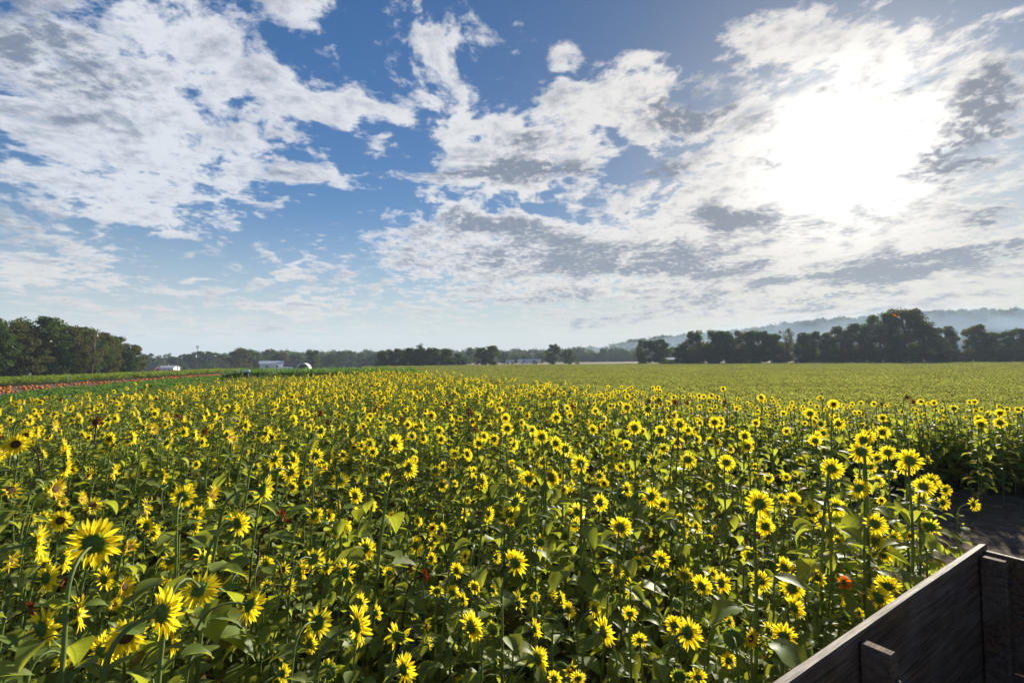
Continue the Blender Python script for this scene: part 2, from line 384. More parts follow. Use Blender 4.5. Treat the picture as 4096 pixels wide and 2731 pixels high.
def make_plant(seed, pitch, nleaf=15):
    rng = random.Random(seed)
    st = MB(); lf = MB()
    Ln = rng.uniform(.16, .28) + (0.08 if pitch < -20 else 0); Ls = HLOC - Ln * .55
    lean = R(rng.uniform(1, 7)); wobx = rng.uniform(-.05, .05); ph = rng.uniform(0, 6)
    pts = []; p = Vector((0, 0, 0)); N1 = 9
    for i in range(N1 + 1):
        s_ = i / N1; pts.append(Vector((wobx * math.sin(s_ * 4 + ph) * s_, math.sin(lean) * Ls * s_ * s_, Ls * s_)))
    t0 = (pts[-1] - pts[-2]).normalized(); a0 = math.acos(max(-1, min(1, t0.z))); a1 = R(90 - pitch); N2 = 7; p = pts[-1].copy()
    for i in range(1, N2 + 1):
        a = a0 + (a1 - a0) * smst(0, 1, i / N2); p = p + Vector((0, math.sin(a), math.cos(a))) * Ln / N2; pts.append(p.copy())
    tot = len(pts); rb = rng.uniform(.0085, .011)
    rads = [rb * (1 - .45 * (i / (tot - 1))) for i in range(tot)]; rads[-1] = rb * 1.1
    st.tube(pts, rads, 6)
    end = pts[-1]; f = Vector((0, math.cos(R(pitch)), math.sin(R(pitch))))
    def on(s_):
        x = s_ * N1; i = min(int(x), N1 - 1); return pts[i].lerp(pts[i + 1], x - i)
    az_ = rng.uniform(0, 6.28)
    for k in range(nleaf):
        s_ = .16 + .84 * (k + .5) / nleaf + rng.uniform(-.02, .02); s_ = min(s_, .995); az_ += 2.4 + rng.uniform(-.3, .3)
        b = on(s_); out = Vector((math.cos(az_), math.sin(az_), 0))
        size = (.175 if s_ < .75 else .175 - (s_ - .75) * .42) * rng.uniform(.75, 1.2)
        pl = size * rng.uniform(.45, .8); el_ = R(rng.uniform(20, 55))
        pdir = (out * math.cos(el_) + Vector((0, 0, 1)) * math.sin(el_))
        q1 = b + pdir * pl * .6; e2 = el_ - R(25); q2 = q1 + (out * math.cos(e2) + Vector((0, 0, 1)) * math.sin(e2)) * pl * .4
        lf.tube([b, q1, q2], [.0035, .0028, .0022], 3, 1, cap=False)
        e3 = R(rng.uniform(-25, 15) if s_ < .85 else rng.uniform(0, 45)); yaw = rng.uniform(-.3, .3); out2 = Matrix.Rotation(yaw, 3, 'Z') @ out
        dirn = out2 * math.cos(e3) + Vector((0, 0, 1)) * math.sin(e3)
        ml = 2 if (s_ < .62 and rng.random() < .24) else 0
        leaf_blade(lf, q2, dirn, Vector((0, 0, 1)), size, size * rng.uniform(.68, .88), rng.uniform(.3, 1.3), rng.uniform(.1, .6), rng, ml)
    if rng.random() < .6:
        for k in range(3):
            az_ = rng.uniform(0, 6.28); b = on(.97 + .01 * k); out = Vector((math.cos(az_), math.sin(az_), rng.uniform(.3, 1)))
            leaf_blade(lf, b, out, Vector((0, 0, 1)), rng.uniform(.05, .08), .03, .6, .3, rng, 0)
    return st.mesh('stem', M_stem), lf.mesh('foliage', [M_leaf, M_stem, M_leafy]), end, f
def make_head(seed, kind='open'):
    """unit diameter, face normal +Z, stem joins at the origin"""
    rng = random.Random(seed); rc = MB(); pe = MB(); di = MB()
    big = {'open': .20, 'bud': .25, 'spent': .30, 'wilt': .24}[kind]
    prof = [(.03, 0), (.12, .012), (big * .8, .045), (big, .10), (big * .96, .125)]
    n = 16; b = len(rc.v)
    for (r_, z_) in prof:
        for k in range(n): th = 6.2832 * k / n; rc.v.append((r_ * math.cos(th), r_ * math.sin(th), z_))
    for i in range(len(prof) - 1):
        for k in range(n): rc.face((b + i * n + k, b + i * n + (k + 1) % n, b + (i + 1) * n + (k + 1) % n, b + (i + 1) * n + k))
    rc.face([b + k for k in range(n)][::-1])
    # bracts
    nb = {'open': 26, 'bud': 34, 'spent': 34, 'wilt': 26}[kind]
    for k in range(nb):
        th = 6.2832 * k / nb + rng.uniform(-.08, .08); o = Vector((math.cos(th), math.sin(th), 0)); sdv = Vector((-o.y, o.x, 0))
        rr = big * rng.uniform(.72, 1.0); L = rng.uniform(.10, .17) * (1.15 if kind in ('bud', 'spent') else 1); el_ = R(rng.uniform(-30, 45))
        if kind == 'bud': el_ = R(rng.uniform(20, 85))
        z0 = .05 + .05 * (rr / big); w_ = rng.uniform(.028, .042)
        b0 = o * rr + Vector((0, 0, z0)); mid = b0 + (o * math.cos(el_) + Vector((0, 0, math.sin(el_)))) * L * .5; tip = mid + (o * math.cos(el_ - .5) + Vector((0, 0, math.sin(el_ - .5)))) * L * .5
        rc.add([b0 - sdv * w_, b0 + sdv * w_, mid + sdv * w_ * .9, tip, mid - sdv * w_ * .9], [(0, 1, 2, 4), (4, 2, 3)])
    # disc
    nr = 5; c = len(di.v); rd = big * .94
    di.v.append((0, 0, .125 + .03))
    for i in range(1, nr + 1):
        for k in range(n): th = 6.2832 * k / n; r_ = rd * i / nr; di.v.append((r_ * math.cos(th), r_ * math.sin(th), .125 + .035 * (1 - (i / nr) ** 2) + (.012 if i == 3 else 0)))
    for k in range(n): di.face((c, c + 1 + k, c + 1 + (k + 1) % n))
    for i in range(nr - 1):
        for k in range(n): di.face((c + 1 + i * n + k, c + 1 + (i + 1) * n + k, c + 1 + (i + 1) * n + (k + 1) % n, c + 1 + i * n + (k + 1) % n))
    # petals
    rows = {'open': ((22, 0.), (20, .17)), 'bud': ((14, 0),), 'spent': ((12, 0),), 'wilt': ((15, 0), (12, .2))}[kind]
    for (np_, off) in rows:
        for k in range(np_):
            if rng.random() < (.05 if kind == 'open' else .15): continue
            th = 6.2832 * (k + off * 3) / np_ + rng.uniform(-.10, .10); o = Vector((math.cos(th), math.sin(th), 0)); sdv = Vector((-o.y, o.x, 0))
            L = (.5 - big + .06) * rng.uniform(.86, 1.15); el_ = R(rng.uniform(-5, 38) + off * 60); cur = R(rng.uniform(-45, 30))
            if kind == 'bud': L *= .55; el_ = R(rng.uniform(50, 90))
            if kind == 'spent': L *= .6; el_ = R(rng.uniform(40, 95)); cur = R(60)
            if kind == 'wilt': el_ = R(rng.uniform(-30, 80)); cur = R(rng.uniform(-80, 80))
            w_ = rng.uniform(.040, .056); tw = rng.uniform(-.5, .5); p = o * (big * .93) + Vector((0, 0, .12)); rws = []; prev = 0
            for (s_, ww) in ((0, .45), (.25, .9), (.55, 1.0), (.82, .62), (1.0, .04)):
                a = el_ + cur * s_; dd = o * math.cos(a) + Vector((0, 0, 1)) * math.sin(a); p = p + dd * (s_ - prev) * L; prev = s_
                nn = Vector((0, 0, 1)) * math.cos(a) - o * math.sin(a); sv = sdv * math.cos(tw * s_) + nn * math.sin(tw * s_)
                rws.append([p - sv * w_ * ww + nn * w_ * ww * .35, p.copy(), p + sv * w_ * ww + nn * w_ * ww * .35])
            pe.add([q for r_ in rws for q in r_], [(i * 3 + j, i * 3 + j + 1, i * 3 + j + 4, i * 3 + j + 3) for i in range(4) for j in (0, 1)])
    return rc, pe, di
PITCHES = [-55, -30, -12, 2, 18]
PLANTS = {}
for ip, pt in enumerate(PITCHES):
    PLANTS[pt] = [make_plant(100 + ip * 10 + k, pt + random.Random(ip * 7 + k).uniform(-4, 4), 15 + k) for k in range(3)]
HEADS = {}
for kd, cnt, s0 in (('open', 6, 10), ('wilt', 2, 40), ('spent', 2, 50), ('bud', 2, 60)):
    HEADS[kd] = []
    for k in range(cnt):
        rc, pe, di = make_head(s0 + k, kd)
        HEADS[kd].append((rc.mesh('flower_head', M_recep), pe.mesh('petals', M_petal), di.mesh('disc', M_disc)))
def recolour(h, m_):
    pe = h[1].copy(); pe.materials.clear(); pe.materials.append(m_); return (h[0], pe, h[2])
HEADS['maroon'] = [recolour(h, M_petal_m) for h in HEADS['open'][:2] + HEADS['wilt'][:1]]
HEADS['orange'] = [recolour(h, M_petal_o) for h in HEADS['open'][2:4]]
M_stem_m = mat('dark_red_stem', solid((.05, .018, .018), (.09, .03, .03), .7, 20, .1))
STEM_M = {}
for pt in PITCHES:
    STEM_M[pt] = []
    for q in PLANTS[pt]:
        me = q[0].copy(); me.materials.clear(); me.materials.append(M_stem_m); STEM_M[pt].append(me)
def head_matrix(end, f, D, spin):
    q = f.to_track_quat('Z', 'Y').to_matrix().to_4x4()
    return Matrix.Translation(end - f * .006) @ q @ Matrix.Rotation(spin, 4, 'Z') @ Matrix.Scale(D, 4)
FLOWERS = []           # (u, v, D, view angle, pitch, kind, base, h)
def sunflower(Pw_, D, face_world_az, pitch, kind, vi, hi, spin, lab=None):
    """Pw_: world position of the head; face_world_az: azimuth clockwise from +Y"""
    pl = PLANTS[pitch][vi]; s_ = max(.3, (Pw_.z) / pl[2].z)
    rz = -face_world_az; c_, s2 = math.cos(rz), math.sin(rz)
    off = Vector((pl[2].x * c_ - pl[2].y * s2, pl[2].x * s2 + pl[2].y * c_, 0)) * s_
    root = empty('sunflower', (Pw_.x - off.x, Pw_.y - off.y, 0), rz, s_)
    link('stem', STEM_M[pitch][vi] if kind == 'maroon' else pl[0], root); link('foliage', pl[1], root)
    hs = HEADS[kind][hi % len(HEADS[kind])]
    h = link('flower_head', hs[0], root); h.matrix_local = head_matrix(pl[2], pl[3], D / s_, spin)
    link('petals', hs[1], h); link('disc', hs[2], h)
    return root
HL = """366,2181,165,20,0 636,2456,165,55,0 503,2541,125,180,0 175,2313,100,60,0 154,2520,130,60,0 241,2080,72,170,0 40,1961,63,150,0 215,1955,75,140,0
132,2173,125,95,0 297,2456,115,95,0 244,2239,90,80,0 366,2022,62,150,0 318,1995,55,100,0 943,2096,98,60,0 604,2133,68,60,0 768,2107,72,70,0 805,2244,90,55,0
795,2350,125,40,-45 991,2419,110,60,-40 729,1987,82,10,0 837,1985,80,110,0 1044,1958,105,80,-10 493,2345,75,140,0 575,2027,66,100,0 408,2319,85,50,0 34,2244,75,120,0
790,2478,80,50,0 668,2568,100,80,0 397,2610,125,60,0 254,2621,75,50,-40 578,2107,75,60,0 657,2356,85,70,0 514,2186,60,130,0 678,2239,70,20,-40 111,2440,60,70,0,m
1060,2260,62,40,0 779,2054,60,40,-30 456,2414,45,150,0 461,2600,80,170,0 380,2700,100,20,0,b 1254,2059,65,45,-30 1313,2064,50,60,0 1366,2104,65,160,0 1340,2125,50,30,0
1456,2194,78,40,-20 1249,2234,82,40,-30 1376,2290,95,55,0 1127,2276,62,150,0 1196,2287,80,80,0 1150,2345,60,70,-40 1265,2489,105,40,-45 1419,2504,130,60,0 1440,2409,65,60,0
1207,1953,50,0,20,b 1167,1948,38,20,0 1360,1916,65,10,-50 1408,2027,60,90,0 1482,2022,45,50,0 1117,2085,78,60,0,m 1066,2345,42,10,0 1307,2695,120,20,0,b 1127,2695,65,60,0
1302,2266,55,40,-40 2036,2054,65,10,0 2057,2006,78,50,-20 1856,2059,50,50,0 1951,2054,55,60,-20 1935,2096,45,50,0 1729,2109,48,175,0 1766,2117,50,60,0 1660,2181,66,45,0
1726,2170,52,40,-30 2158,2170,65,20,0 2306,2048,68,25,0 2396,2011,70,40,0 2296,2096,52,30,-30 2481,2112,85,15,0 1856,2223,55,130,-20 1983,2228,50,60,-20 2057,2255,100,35,0
1824,2282,58,45,0 1723,2234,50,50,-20 1554,2292,50,0,20 1694,2300,48,70,0,m 1638,2271,35,60,0,m 1747,2366,60,0,20 1808,2372,60,20,20 1850,2398,52,60,0 1893,2350,52,30,0
2068,2409,82,65,0 1877,2510,108,45,0 1967,2520,90,30,0,b 1591,2552,112,20,20 1607,2680,110,50,0 2147,2636,92,50,0 2136,2515,70,70,0 2407,2530,105,55,0 2269,2441,62,50,0
2242,2393,55,80,0 2211,2382,45,130,0 2375,2435,60,45,0 2465,2287,58,15,0 2444,2388,48,0,-30,s 1972,2361,50,60,0 2280,2674,62,150,0 2142,2388,38,0,-20 1503,2451,60,60,0
1702,2504,50,120,0 1713,2573,50,90,0 1983,2647,42,60,0,b 2216,2716,60,20,0 2311,2716,62,0,20 1925,2377,38,20,0,b 2253,1958,40,180,0 2280,1942,45,60,0 2417,1932,38,180,0
2113,1916,62,0,0 2205,1916,58,40,0 1925,1926,62,70,0 1895,1921,48,60,0 1766,1940,48,30,-10 1641,1969,40,20,0 1416,1985,60,40,0 2105,2112,45,0,0,b 1564,2064,45,140,0
1585,2080,38,170,0 1670,2085,40,50,0 2503,1958,58,50,0 2601,1985,75,30,-40 2649,2019,55,20,0 2771,2040,50,40,-40 2723,2072,38,10,0 2747,2104,38,60,0 2782,2107,50,50,0
2739,2133,42,100,0 2840,2062,35,60,0,b 3036,2017,100,10,0 3063,2107,72,-30,0 2644,2239,65,20,0 2554,2250,50,0,-10 2999,2223,65,20,0 2739,2305,65,0,20 2803,2345,78,25,0
2850,2295,45,50,0 2882,2332,75,50,0 3041,2324,75,15,0 2533,2350,78,10,-20 2707,2414,60,20,-40,s 2519,2457,60,0,10 2697,2504,75,0,10 2745,2531,110,40,0 2559,2563,60,0,20
2930,2552,110,0,-20,s 2999,2549,72,130,0 2917,2486,45,50,0 3073,2525,65,50,0 2718,2711,95,0,0,b 2792,2711,68,0,20 2840,2154,32,20,0 2596,2128,38,95,0 3073,1911,38,20,0
2665,1918,45,50,0 3125,1993,38,40,0 3170,1998,55,30,0 3238,2027,48,40,0 3342,2027,68,10,-10 3445,1911,45,10,0 3511,1926,45,0,0 3432,1950,80,30,-35 3694,1948,72,10,0
3725,1926,60,30,0 3525,2001,32,180,0 3686,2001,58,0,-10 3768,2009,52,50,0 3779,1958,45,40,0 3890,2017,50,60,0 3718,2107,75,5,0 3498,2096,82,15,0 3641,2141,36,180,0
3289,2083,70,35,0 3503,2170,75,20,0 3570,2154,65,50,0 3525,2213,75,50,0 3350,2160,38,20,0 3135,2271,75,30,0 3225,2274,78,40,0 3268,2311,60,40,0 3167,2356,88,15,0
3172,2430,85,45,0 3135,2547,95,10,10 3551,2350,90,0,20 3511,2393,95,25,0 3374,2329,52,50,0,o 3360,2398,48,70,0 3376,2467,68,50,0,b 3435,2451,38,40,0 3334,1617,40,175,0
3240,1655,42,0,0 3282,1695,40,30,0 3353,1695,45,20,0 3531,1672,32,0,0 3529,1730,50,15,0 3452,1760,56,5,0 3468,1745,55,20,0 3263,1745,40,20,0 3261,1764,48,0,0 3552,1810,55,0,0
3625,1871,62,0,0 3640,1844,85,10,0 3445,1806,85,0,-20 3326,1875,78,5,0 3479,1867,45,20,0 3561,1898,42,30,0 3709,1839,35,50,0 3506,1833,40,10,0 3292,1733,38,20,0
3915,1676,32,0,0 4001,1691,42,0,0 3923,1697,40,10,0 3816,1634,30,0,0 4000,1653,34,10,0 3627,1588,30,40,0,m 3651,1607,18,20,0,m 3525,1615,25,40,0,m 64,1776,75,180,0
102,1740,46,170,0 10,1808,50,120,0 215,1706,40,110,0 145,1728,45,95,0 382,1687,42,180,0,m 431,1677,36,70,0 659,1664,34,130,0 616,1655,32,40,0 351,1736,30,150,0
365,1719,36,60,0 438,1753,42,60,0 525,1753,50,85,0 553,1783,36,80,0 623,1747,30,150,0 570,1711,40,70,0 608,1715,45,120,0 731,1728,42,50,0 776,1740,42,95,0 806,1768,38,60,0
914,1745,55,110,0 933,1795,36,110,0 942,1821,42,60,0 980,1702,42,60,0 261,1813,50,100,0 327,1817,30,170,0 361,1825,36,130,0 255,1872,65,85,-20 347,1898,50,120,0
449,1885,60,100,-10 515,1893,40,150,0 578,1893,40,60,0 646,1906,60,75,0 663,1770,45,60,-30 714,1664,28,100,0,m 1085,1747,40,178,0 1062,1732,58,75,0 1174,1681,38,80,0
1281,1723,45,50,0 1236,1715,35,70,0 1415,1789,36,170,0 1444,1783,38,60,0 1476,1774,42,20,-20 1574,1774,75,45,0 1725,1660,34,180,0 1646,1745,38,15,0 1684,1706,40,60,0
1753,1723,42,20,0 1763,1757,38,30,0 1691,1755,36,50,0 1914,1774,45,0,0 1974,1757,44,10,0 1935,1745,38,30,0 1818,1817,38,0,0 1867,1817,45,30,0 1857,1826,30,60,0,m
1261,1825,55,5,0 1276,1872,40,175,0 1368,1821,38,40,0 1321,1834,34,100,0 1451,1830,40,60,0 1489,1808,40,30,0 1094,1834,62,40,-40 1170,1838,52,55,0 1159,1889,65,50,-20
1115,1876,45,60,0 1017,1872,45,40,-30 1629,1872,82,50,0 1546,1915,45,20,0 1740,1881,46,10,-20 1770,1864,38,40,0 1814,1859,34,100,0 1876,1889,45,60,0 2593,1638,48,0,0
2508,1630,40,0,-20 2225,1672,42,0,0 2021,1672,38,20,0 2028,1715,48,5,0 2127,1719,36,20,0 2166,1749,58,0,0 2221,1774,54,30,0 2261,1796,54,0,0 2053,1779,45,60,0 2110,1817,45,80,0
2414,1702,30,180,0 2370,1719,42,30,0 2538,1713,55,0,0 2642,1723,44,10,0 2718,1698,52,0,-20 2858,1689,44,5,0 2829,1685,26,40,0,m 2478,1781,34,178,0 2504,1779,38,30,0
2448,1764,34,30,0 2465,1821,30,178,0 2427,1804,34,130,0 2710,1770,50,20,0 2652,1791,46,20,-30 2752,1838,60,5,-30 2612,1847,54,0,0 2321,1855,68,0,-10 2905,1851,62,0,0
2867,1770,38,178,0 2978,1745,46,0,0 2990,1787,48,0,0 2840,1766,38,20,0 2786,1757,38,50,0 2170,1847,50,30,-20 2068,1889,42,30,0 2113,1914,56,0,0 2200,1905,58,30,0
2238,1902,48,60,0 2395,1902,48,40,-30 2502,1859,28,130,0 2551,1910,42,0,-20 2635,1600,34,0,0,m""".split()
rng = random.Random(5)
heads = []
for it in HL:
    q = it.split(','); u, v, dd, a, pt = map(float, q[:5]); kd = {'m': 'maroon', 'o': 'orange', 'b': 'bud', 's': 'spent'}.get(q[5] if len(q) > 5 else '', None)
    if kd is None: kd = 'wilt' if rng.random() < .17 else 'open'
    hor = 1455 - u * 33 / 4096; drop = v - hor
    cth = math.hypot(F, u - 2048) / F
    Dt = .135
    h = max(1.22, min(1.86, CAMH - Dt * drop / dd))
    if u > 3500 and v < 1760: h = rng.uniform(1.42, 1.55)
    Pp = at_z(u, v, h)
    D = (1.1 if u < 1500 else 1.02) * dd * Pp.y / F
    heads.append(dict(u=u, v=v, d=dd, a=a, pt=pt, kd=kd, P=Pp, D=D))
def nearest_pitch(p_): return min(PITCHES, key=lambda x: abs(x - p_))
# wagon frame (needed to keep plants out of it)
ZT = 1.75
A0 = at_z(3074, 2731, ZT); C0 = at_z(3912, 2170, ZT)
ex = (C0 - A0).normalized(); nx_ = Vector((ex.y, -ex.x, 0))          # along the side board, and inwards
def wag(a, n_, z): return Vector((C0.x, C0.y, 0)) + ex * a + nx_ * n_ + Vector((0, 0, z))
def in_wagon(x, y, mrg=.12):
    r_ = Vector((x - C0.x, y - C0.y, 0)); a = r_.dot(ex); n_ = r_.dot(nx_)
    return -6 < a < mrg and -mrg < n_ < 2.6
recs = []
for H in heads:
    P_ = H['P']; viewaz = math.atan2(P_.x, P_.y); fa = viewaz + R(H['a']) + R(rng.uniform(-8, 8))
    pt = nearest_pitch(H['pt'] + rng.uniform(-7, 7)); vi = rng.randrange(3)
    end = PLANTS[pt][vi][2]; s_ = P_.z / end.z; rz = -fa
    bx = P_.x + math.sin(rz) * end.y * s_; by = P_.y - math.cos(rz) * end.y * s_
    if in_wagon(bx, by, .05):
        fa = viewaz + R(60) 
    root = sunflower(P_, H['D'], fa, pt, H['kd'], vi, rng.randrange(6), rng.uniform(0, 6.28))
    H['root'] = root; H['ptv'] = pt; recs.append(H)
# labels that single out each flower: its look, then its place counted from things in the scene
ORD = 'first second third fourth fifth sixth seventh eighth ninth tenth eleventh twelfth thirteenth fourteenth fifteenth sixteenth seventeenth eighteenth nineteenth twentieth'.split()
def look(H):
    a = abs((H['a'] + 180) % 360 - 180); k = H['kd']
    if k == 'maroon': return 'dark red sunflower'
    if k == 'orange': return 'orange red sunflower'
    if k == 'bud': return 'half opened green sunflower bud'
    if k == 'spent': return 'nodding spent sunflower with shrivelled petals'
    sz = 'big' if H['D'] > .150 else ('small' if H['D'] < .115 else 'medium')
    if H['pt'] <= -25: return sz + ' drooping yellow sunflower'
    if a > 135: return sz + ' yellow sunflower showing its brown centre'
    if a > 70: return sz + ' yellow sunflower seen side on'
    return sz + ' yellow sunflower seen from behind'
BANDS = [(0, 2.0, 'in the nearest band'), (2.0, 2.5, 'in the second band'), (2.5, 3.1, 'in the third band'), (3.1, 3.9, 'in the fourth band'), (3.9, 5.0, 'in the fifth band'), (5.0, 6.4, 'in the sixth band'), (6.4, 8.2, 'in the seventh band'), (8.2, 99, 'in the farthest band')]
def ordw(i):
    if i < 20: return ORD[i]
    tens = ['', '', 'twenty', 'thirty', 'forty', 'fifty'][(i + 1) // 10]
    return tens + '-' + ORD[(i + 1) % 10 - 1] if (i + 1) % 10 else {20: 'twentieth', 30: 'thirtieth', 40: 'fortieth', 50: 'fiftieth'}[i + 1]
byk = {}
for H in recs:
    dist = H['P'].y
    bn = next(n_ for a, b, n_ in BANDS if a <= dist < b)
    byk.setdefault((look(H), bn), []).append(H)
for (lk, bn), L in byk.items():
    L.sort(key=lambda H: -H['u'])
    for i, H in enumerate(L):
        lab = f"{lk} {bn}" if len(L) == 1 else f"{ordw(i)} {lk} from the wagon {bn}"
        tag(H['root'], lab, 'sunflower', 'sunflowers standing in the near rows')
# ------------------------------------------------------------------ stuff: everything past the first few hundred plants
PROTO = {}
def join_meshes(name, items):
    """items: (mesh, matrix) -> one mesh with all materials"""
    vs = []; fs = []; mi = []; mats = []; b = 0; lps = []
    for me, M_ in items:
        lp = np.zeros(len(me.vertices) * 3)
        if 'leaf_pos' in me.attributes: me.attributes['leaf_pos'].data.foreach_get('vector', lp)
        lps.append(lp)
        mp = []
        for m_ in me.materials:
            if m_ not in mats: mats.append(m_)
            mp.append(mats.index(m_))
        co = np.empty(len(me.vertices) * 3); me.vertices.foreach_get('co', co); co = co.reshape(-1, 3)
        A = np.array(M_); co = co @ A[:3, :3].T + A[:3, 3]; vs.append(co)
        for p_ in me.polygons: fs.append(tuple(i + b for i in p_.vertices)); mi.append(mp[p_.material_index])
        b += len(co)
    me = bpy.data.meshes.new(name); me.from_pydata(np.concatenate(vs).tolist(), [], fs)
    for m_ in mats: me.materials.append(m_)
    me.attributes.new('leaf_pos', 'FLOAT_VECTOR', 'POINT').data.foreach_set('vector', np.concatenate(lps))
    me.polygons.foreach_set('material_index', mi); me.polygons.foreach_set('use_smooth', [True] * len(fs)); me.update(); return me
def scatter(name, pts, rots, scls, ids, meshes, label, cat, kind='stuff'):
    me = bpy.data.meshes.new(name); n = len(pts)
    me.vertices.add(n); me.vertices.foreach_set('co', np.asarray(pts, dtype=np.float32).ravel())
    for nm, ty, data, fld in (('rot', 'FLOAT_VECTOR', rots, 'vector'), ('scl', 'FLOAT_VECTOR', scls, 'vector'), ('vid', 'INT', ids, 'value')):
        a = me.attributes.new(nm, ty, 'POINT'); a.data.foreach_set(fld, np.asarray(data, dtype=np.int32 if ty == 'INT' else np.float32).ravel())
    for m_ in {m_.name: m_ for me_ in meshes for m_ in me_.materials}.values(): me.materials.append(m_)
    o = link(name, me); tag(o, label, cat, kind=kind)
    pc = bpy.data.collections.new(name + '_source')
    for k, mm in enumerate(meshes):
        po = bpy.data.objects.new('%s_source_%02d' % (name, k), mm); pc.objects.link(po)
    ng = bpy.data.node_groups.new(name, 'GeometryNodeTree')
    ng.interface.new_socket('Geometry', in_out='INPUT', socket_type='NodeSocketGeometry'); ng.interface.new_socket('Geometry', in_out='OUTPUT', socket_type='NodeSocketGeometry')
    N = ng.nodes; Lk = ng.links; gi = N.new('NodeGroupInput'); go = N.new('NodeGroupOutput'); ip = N.new('GeometryNodeInstanceOnPoints')
    ci = N.new('GeometryNodeCollectionInfo'); ci.inputs['Collection'].default_value = pc; ci.inputs['Separate Children'].default_value = True; ci.inputs['Reset Children'].default_value = True
    def at(nm, ty):
        a = N.new('GeometryNodeInputNamedAttribute'); a.data_type = ty; a.inputs[0].default_value = nm; return a.outputs[0]
    e2r = N.new('FunctionNodeEulerToRotation'); Lk.new(at('rot', 'FLOAT_VECTOR'), e2r.inputs[0])
    Lk.new(gi.outputs[0], ip.inputs['Points']); Lk.new(ci.outputs[0], ip.inputs['Instance']); ip.inputs['Pick Instance'].default_value = True
    Lk.new(at('vid', 'INT'), ip.inputs['Instance Index']); Lk.new(e2r.outputs[0], ip.inputs['Rotation']); Lk.new(at('scl', 'FLOAT_VECTOR'), ip.inputs['Scale'])
    Lk.new(ip.outputs[0], go.inputs[0])
    md = o.modifiers.new('scatter', 'NODES'); md.node_group = ng
    return o
# sunflower field outline (metres, x right, y away)
FIELD = [(-16, 1.2), (-2.5, .9), tuple(wag(-2.4, -.15, 0))[:2], tuple(wag(.1, -.15, 0))[:2], (2.3, 2.6), (2.6, 3.2), (3.3, 4.5), (3.8, 5.5), (4.2, 6.5),
         (3.9, 7.3), (5.0, 8.9), (6.6, 9.4), (8.0, 9.2), (9.6, 8.7), (15, 8.3), (15, 10.4), (10.8, 11.2), (8.8, 12.4), (6.4, 13.4), (2.9, 16.5), (.8, 21), (-3, 30), (-8.6, 41), (-14, 47), (-26, 46), (-22, 35), (-18.5, 24), (-17.5, 15), (-19, 8)]
def seg_d(px, py, pts):
    b = 9e9
    for (x0, y0), (x1, y1) in zip(pts, pts[1:]):
        dx, dy = x1 - x0, y1 - y0; t = max(0, min(1, ((px - x0) * dx + (py - y0) * dy) / (dx * dx + dy * dy))); b = min(b, math.hypot(px - x0 - t * dx, py - y0 - t * dy))
    return b
TRAIL = [(4.6, 8.2), (3.0, 8.9), (1.0, 9.7), (.2, 10.1), (-1.1, 10.5)]
TRAIL2 = [(-.1, 19.6), (-1.0, 19.9), (-2.5, 20.8)]
kinds = []
rng = random.Random(77)
pm = []; pinfo = []
for pt, vi, kd, hi, D in [(a_, b_, c_, d_, e_ * .88) for a_, b_, c_, d_, e_ in [(2, 0, 'open', 0, .135), (2, 1, 'open', 1, .145), (2, 2, 'open', 2, .125), (-12, 0, 'open', 3, .14), (-12, 1, 'open', 4, .13), (-12, 2, 'open', 5, .15), (-30, 0, 'open', 0, .13), (-30, 1, 'wilt', 0, .13), (18, 0, 'open', 2, .12), (18, 1, 'open', 3, .13), (-55, 0, 'spent', 0, .12), (2, 1, 'bud', 0, .09), (-12, 2, 'maroon', 0, .12), (2, 0, 'maroon', 1, .12)]]:
    pl = PLANTS[pt][vi]; hs = HEADS[kd][hi % len(HEADS[kd])]; I4 = Matrix.Identity(4); HM = head_matrix(pl[2], pl[3], D, rng.uniform(0, 6))
    pm.append(join_meshes('sunflower_mass', [(STEM_M[pt][vi] if kd == 'maroon' else pl[0], I4), (pl[1], I4), (hs[0], HM), (hs[1], HM), (hs[2], HM)]))
pl = PLANTS[2][1]; I4 = Matrix.Identity(4)
for k in range(2): pm.append(join_meshes('sunflower_mass', [(PLANTS[2][k + 1][0], Matrix.Scale(1, 4)), (PLANTS[2][k + 1][1], I4)]))   # plants whose flower is hidden or not open
NB = len(pm)
pts = []; rots = []; scl = []; ids = []
known = [(H['P'].x, H['P'].y) for H in recs]
y = .7
rng = random.Random(99)
def cell(yy): return .27 if yy < 9 else (.30 if yy < 20 else .36)
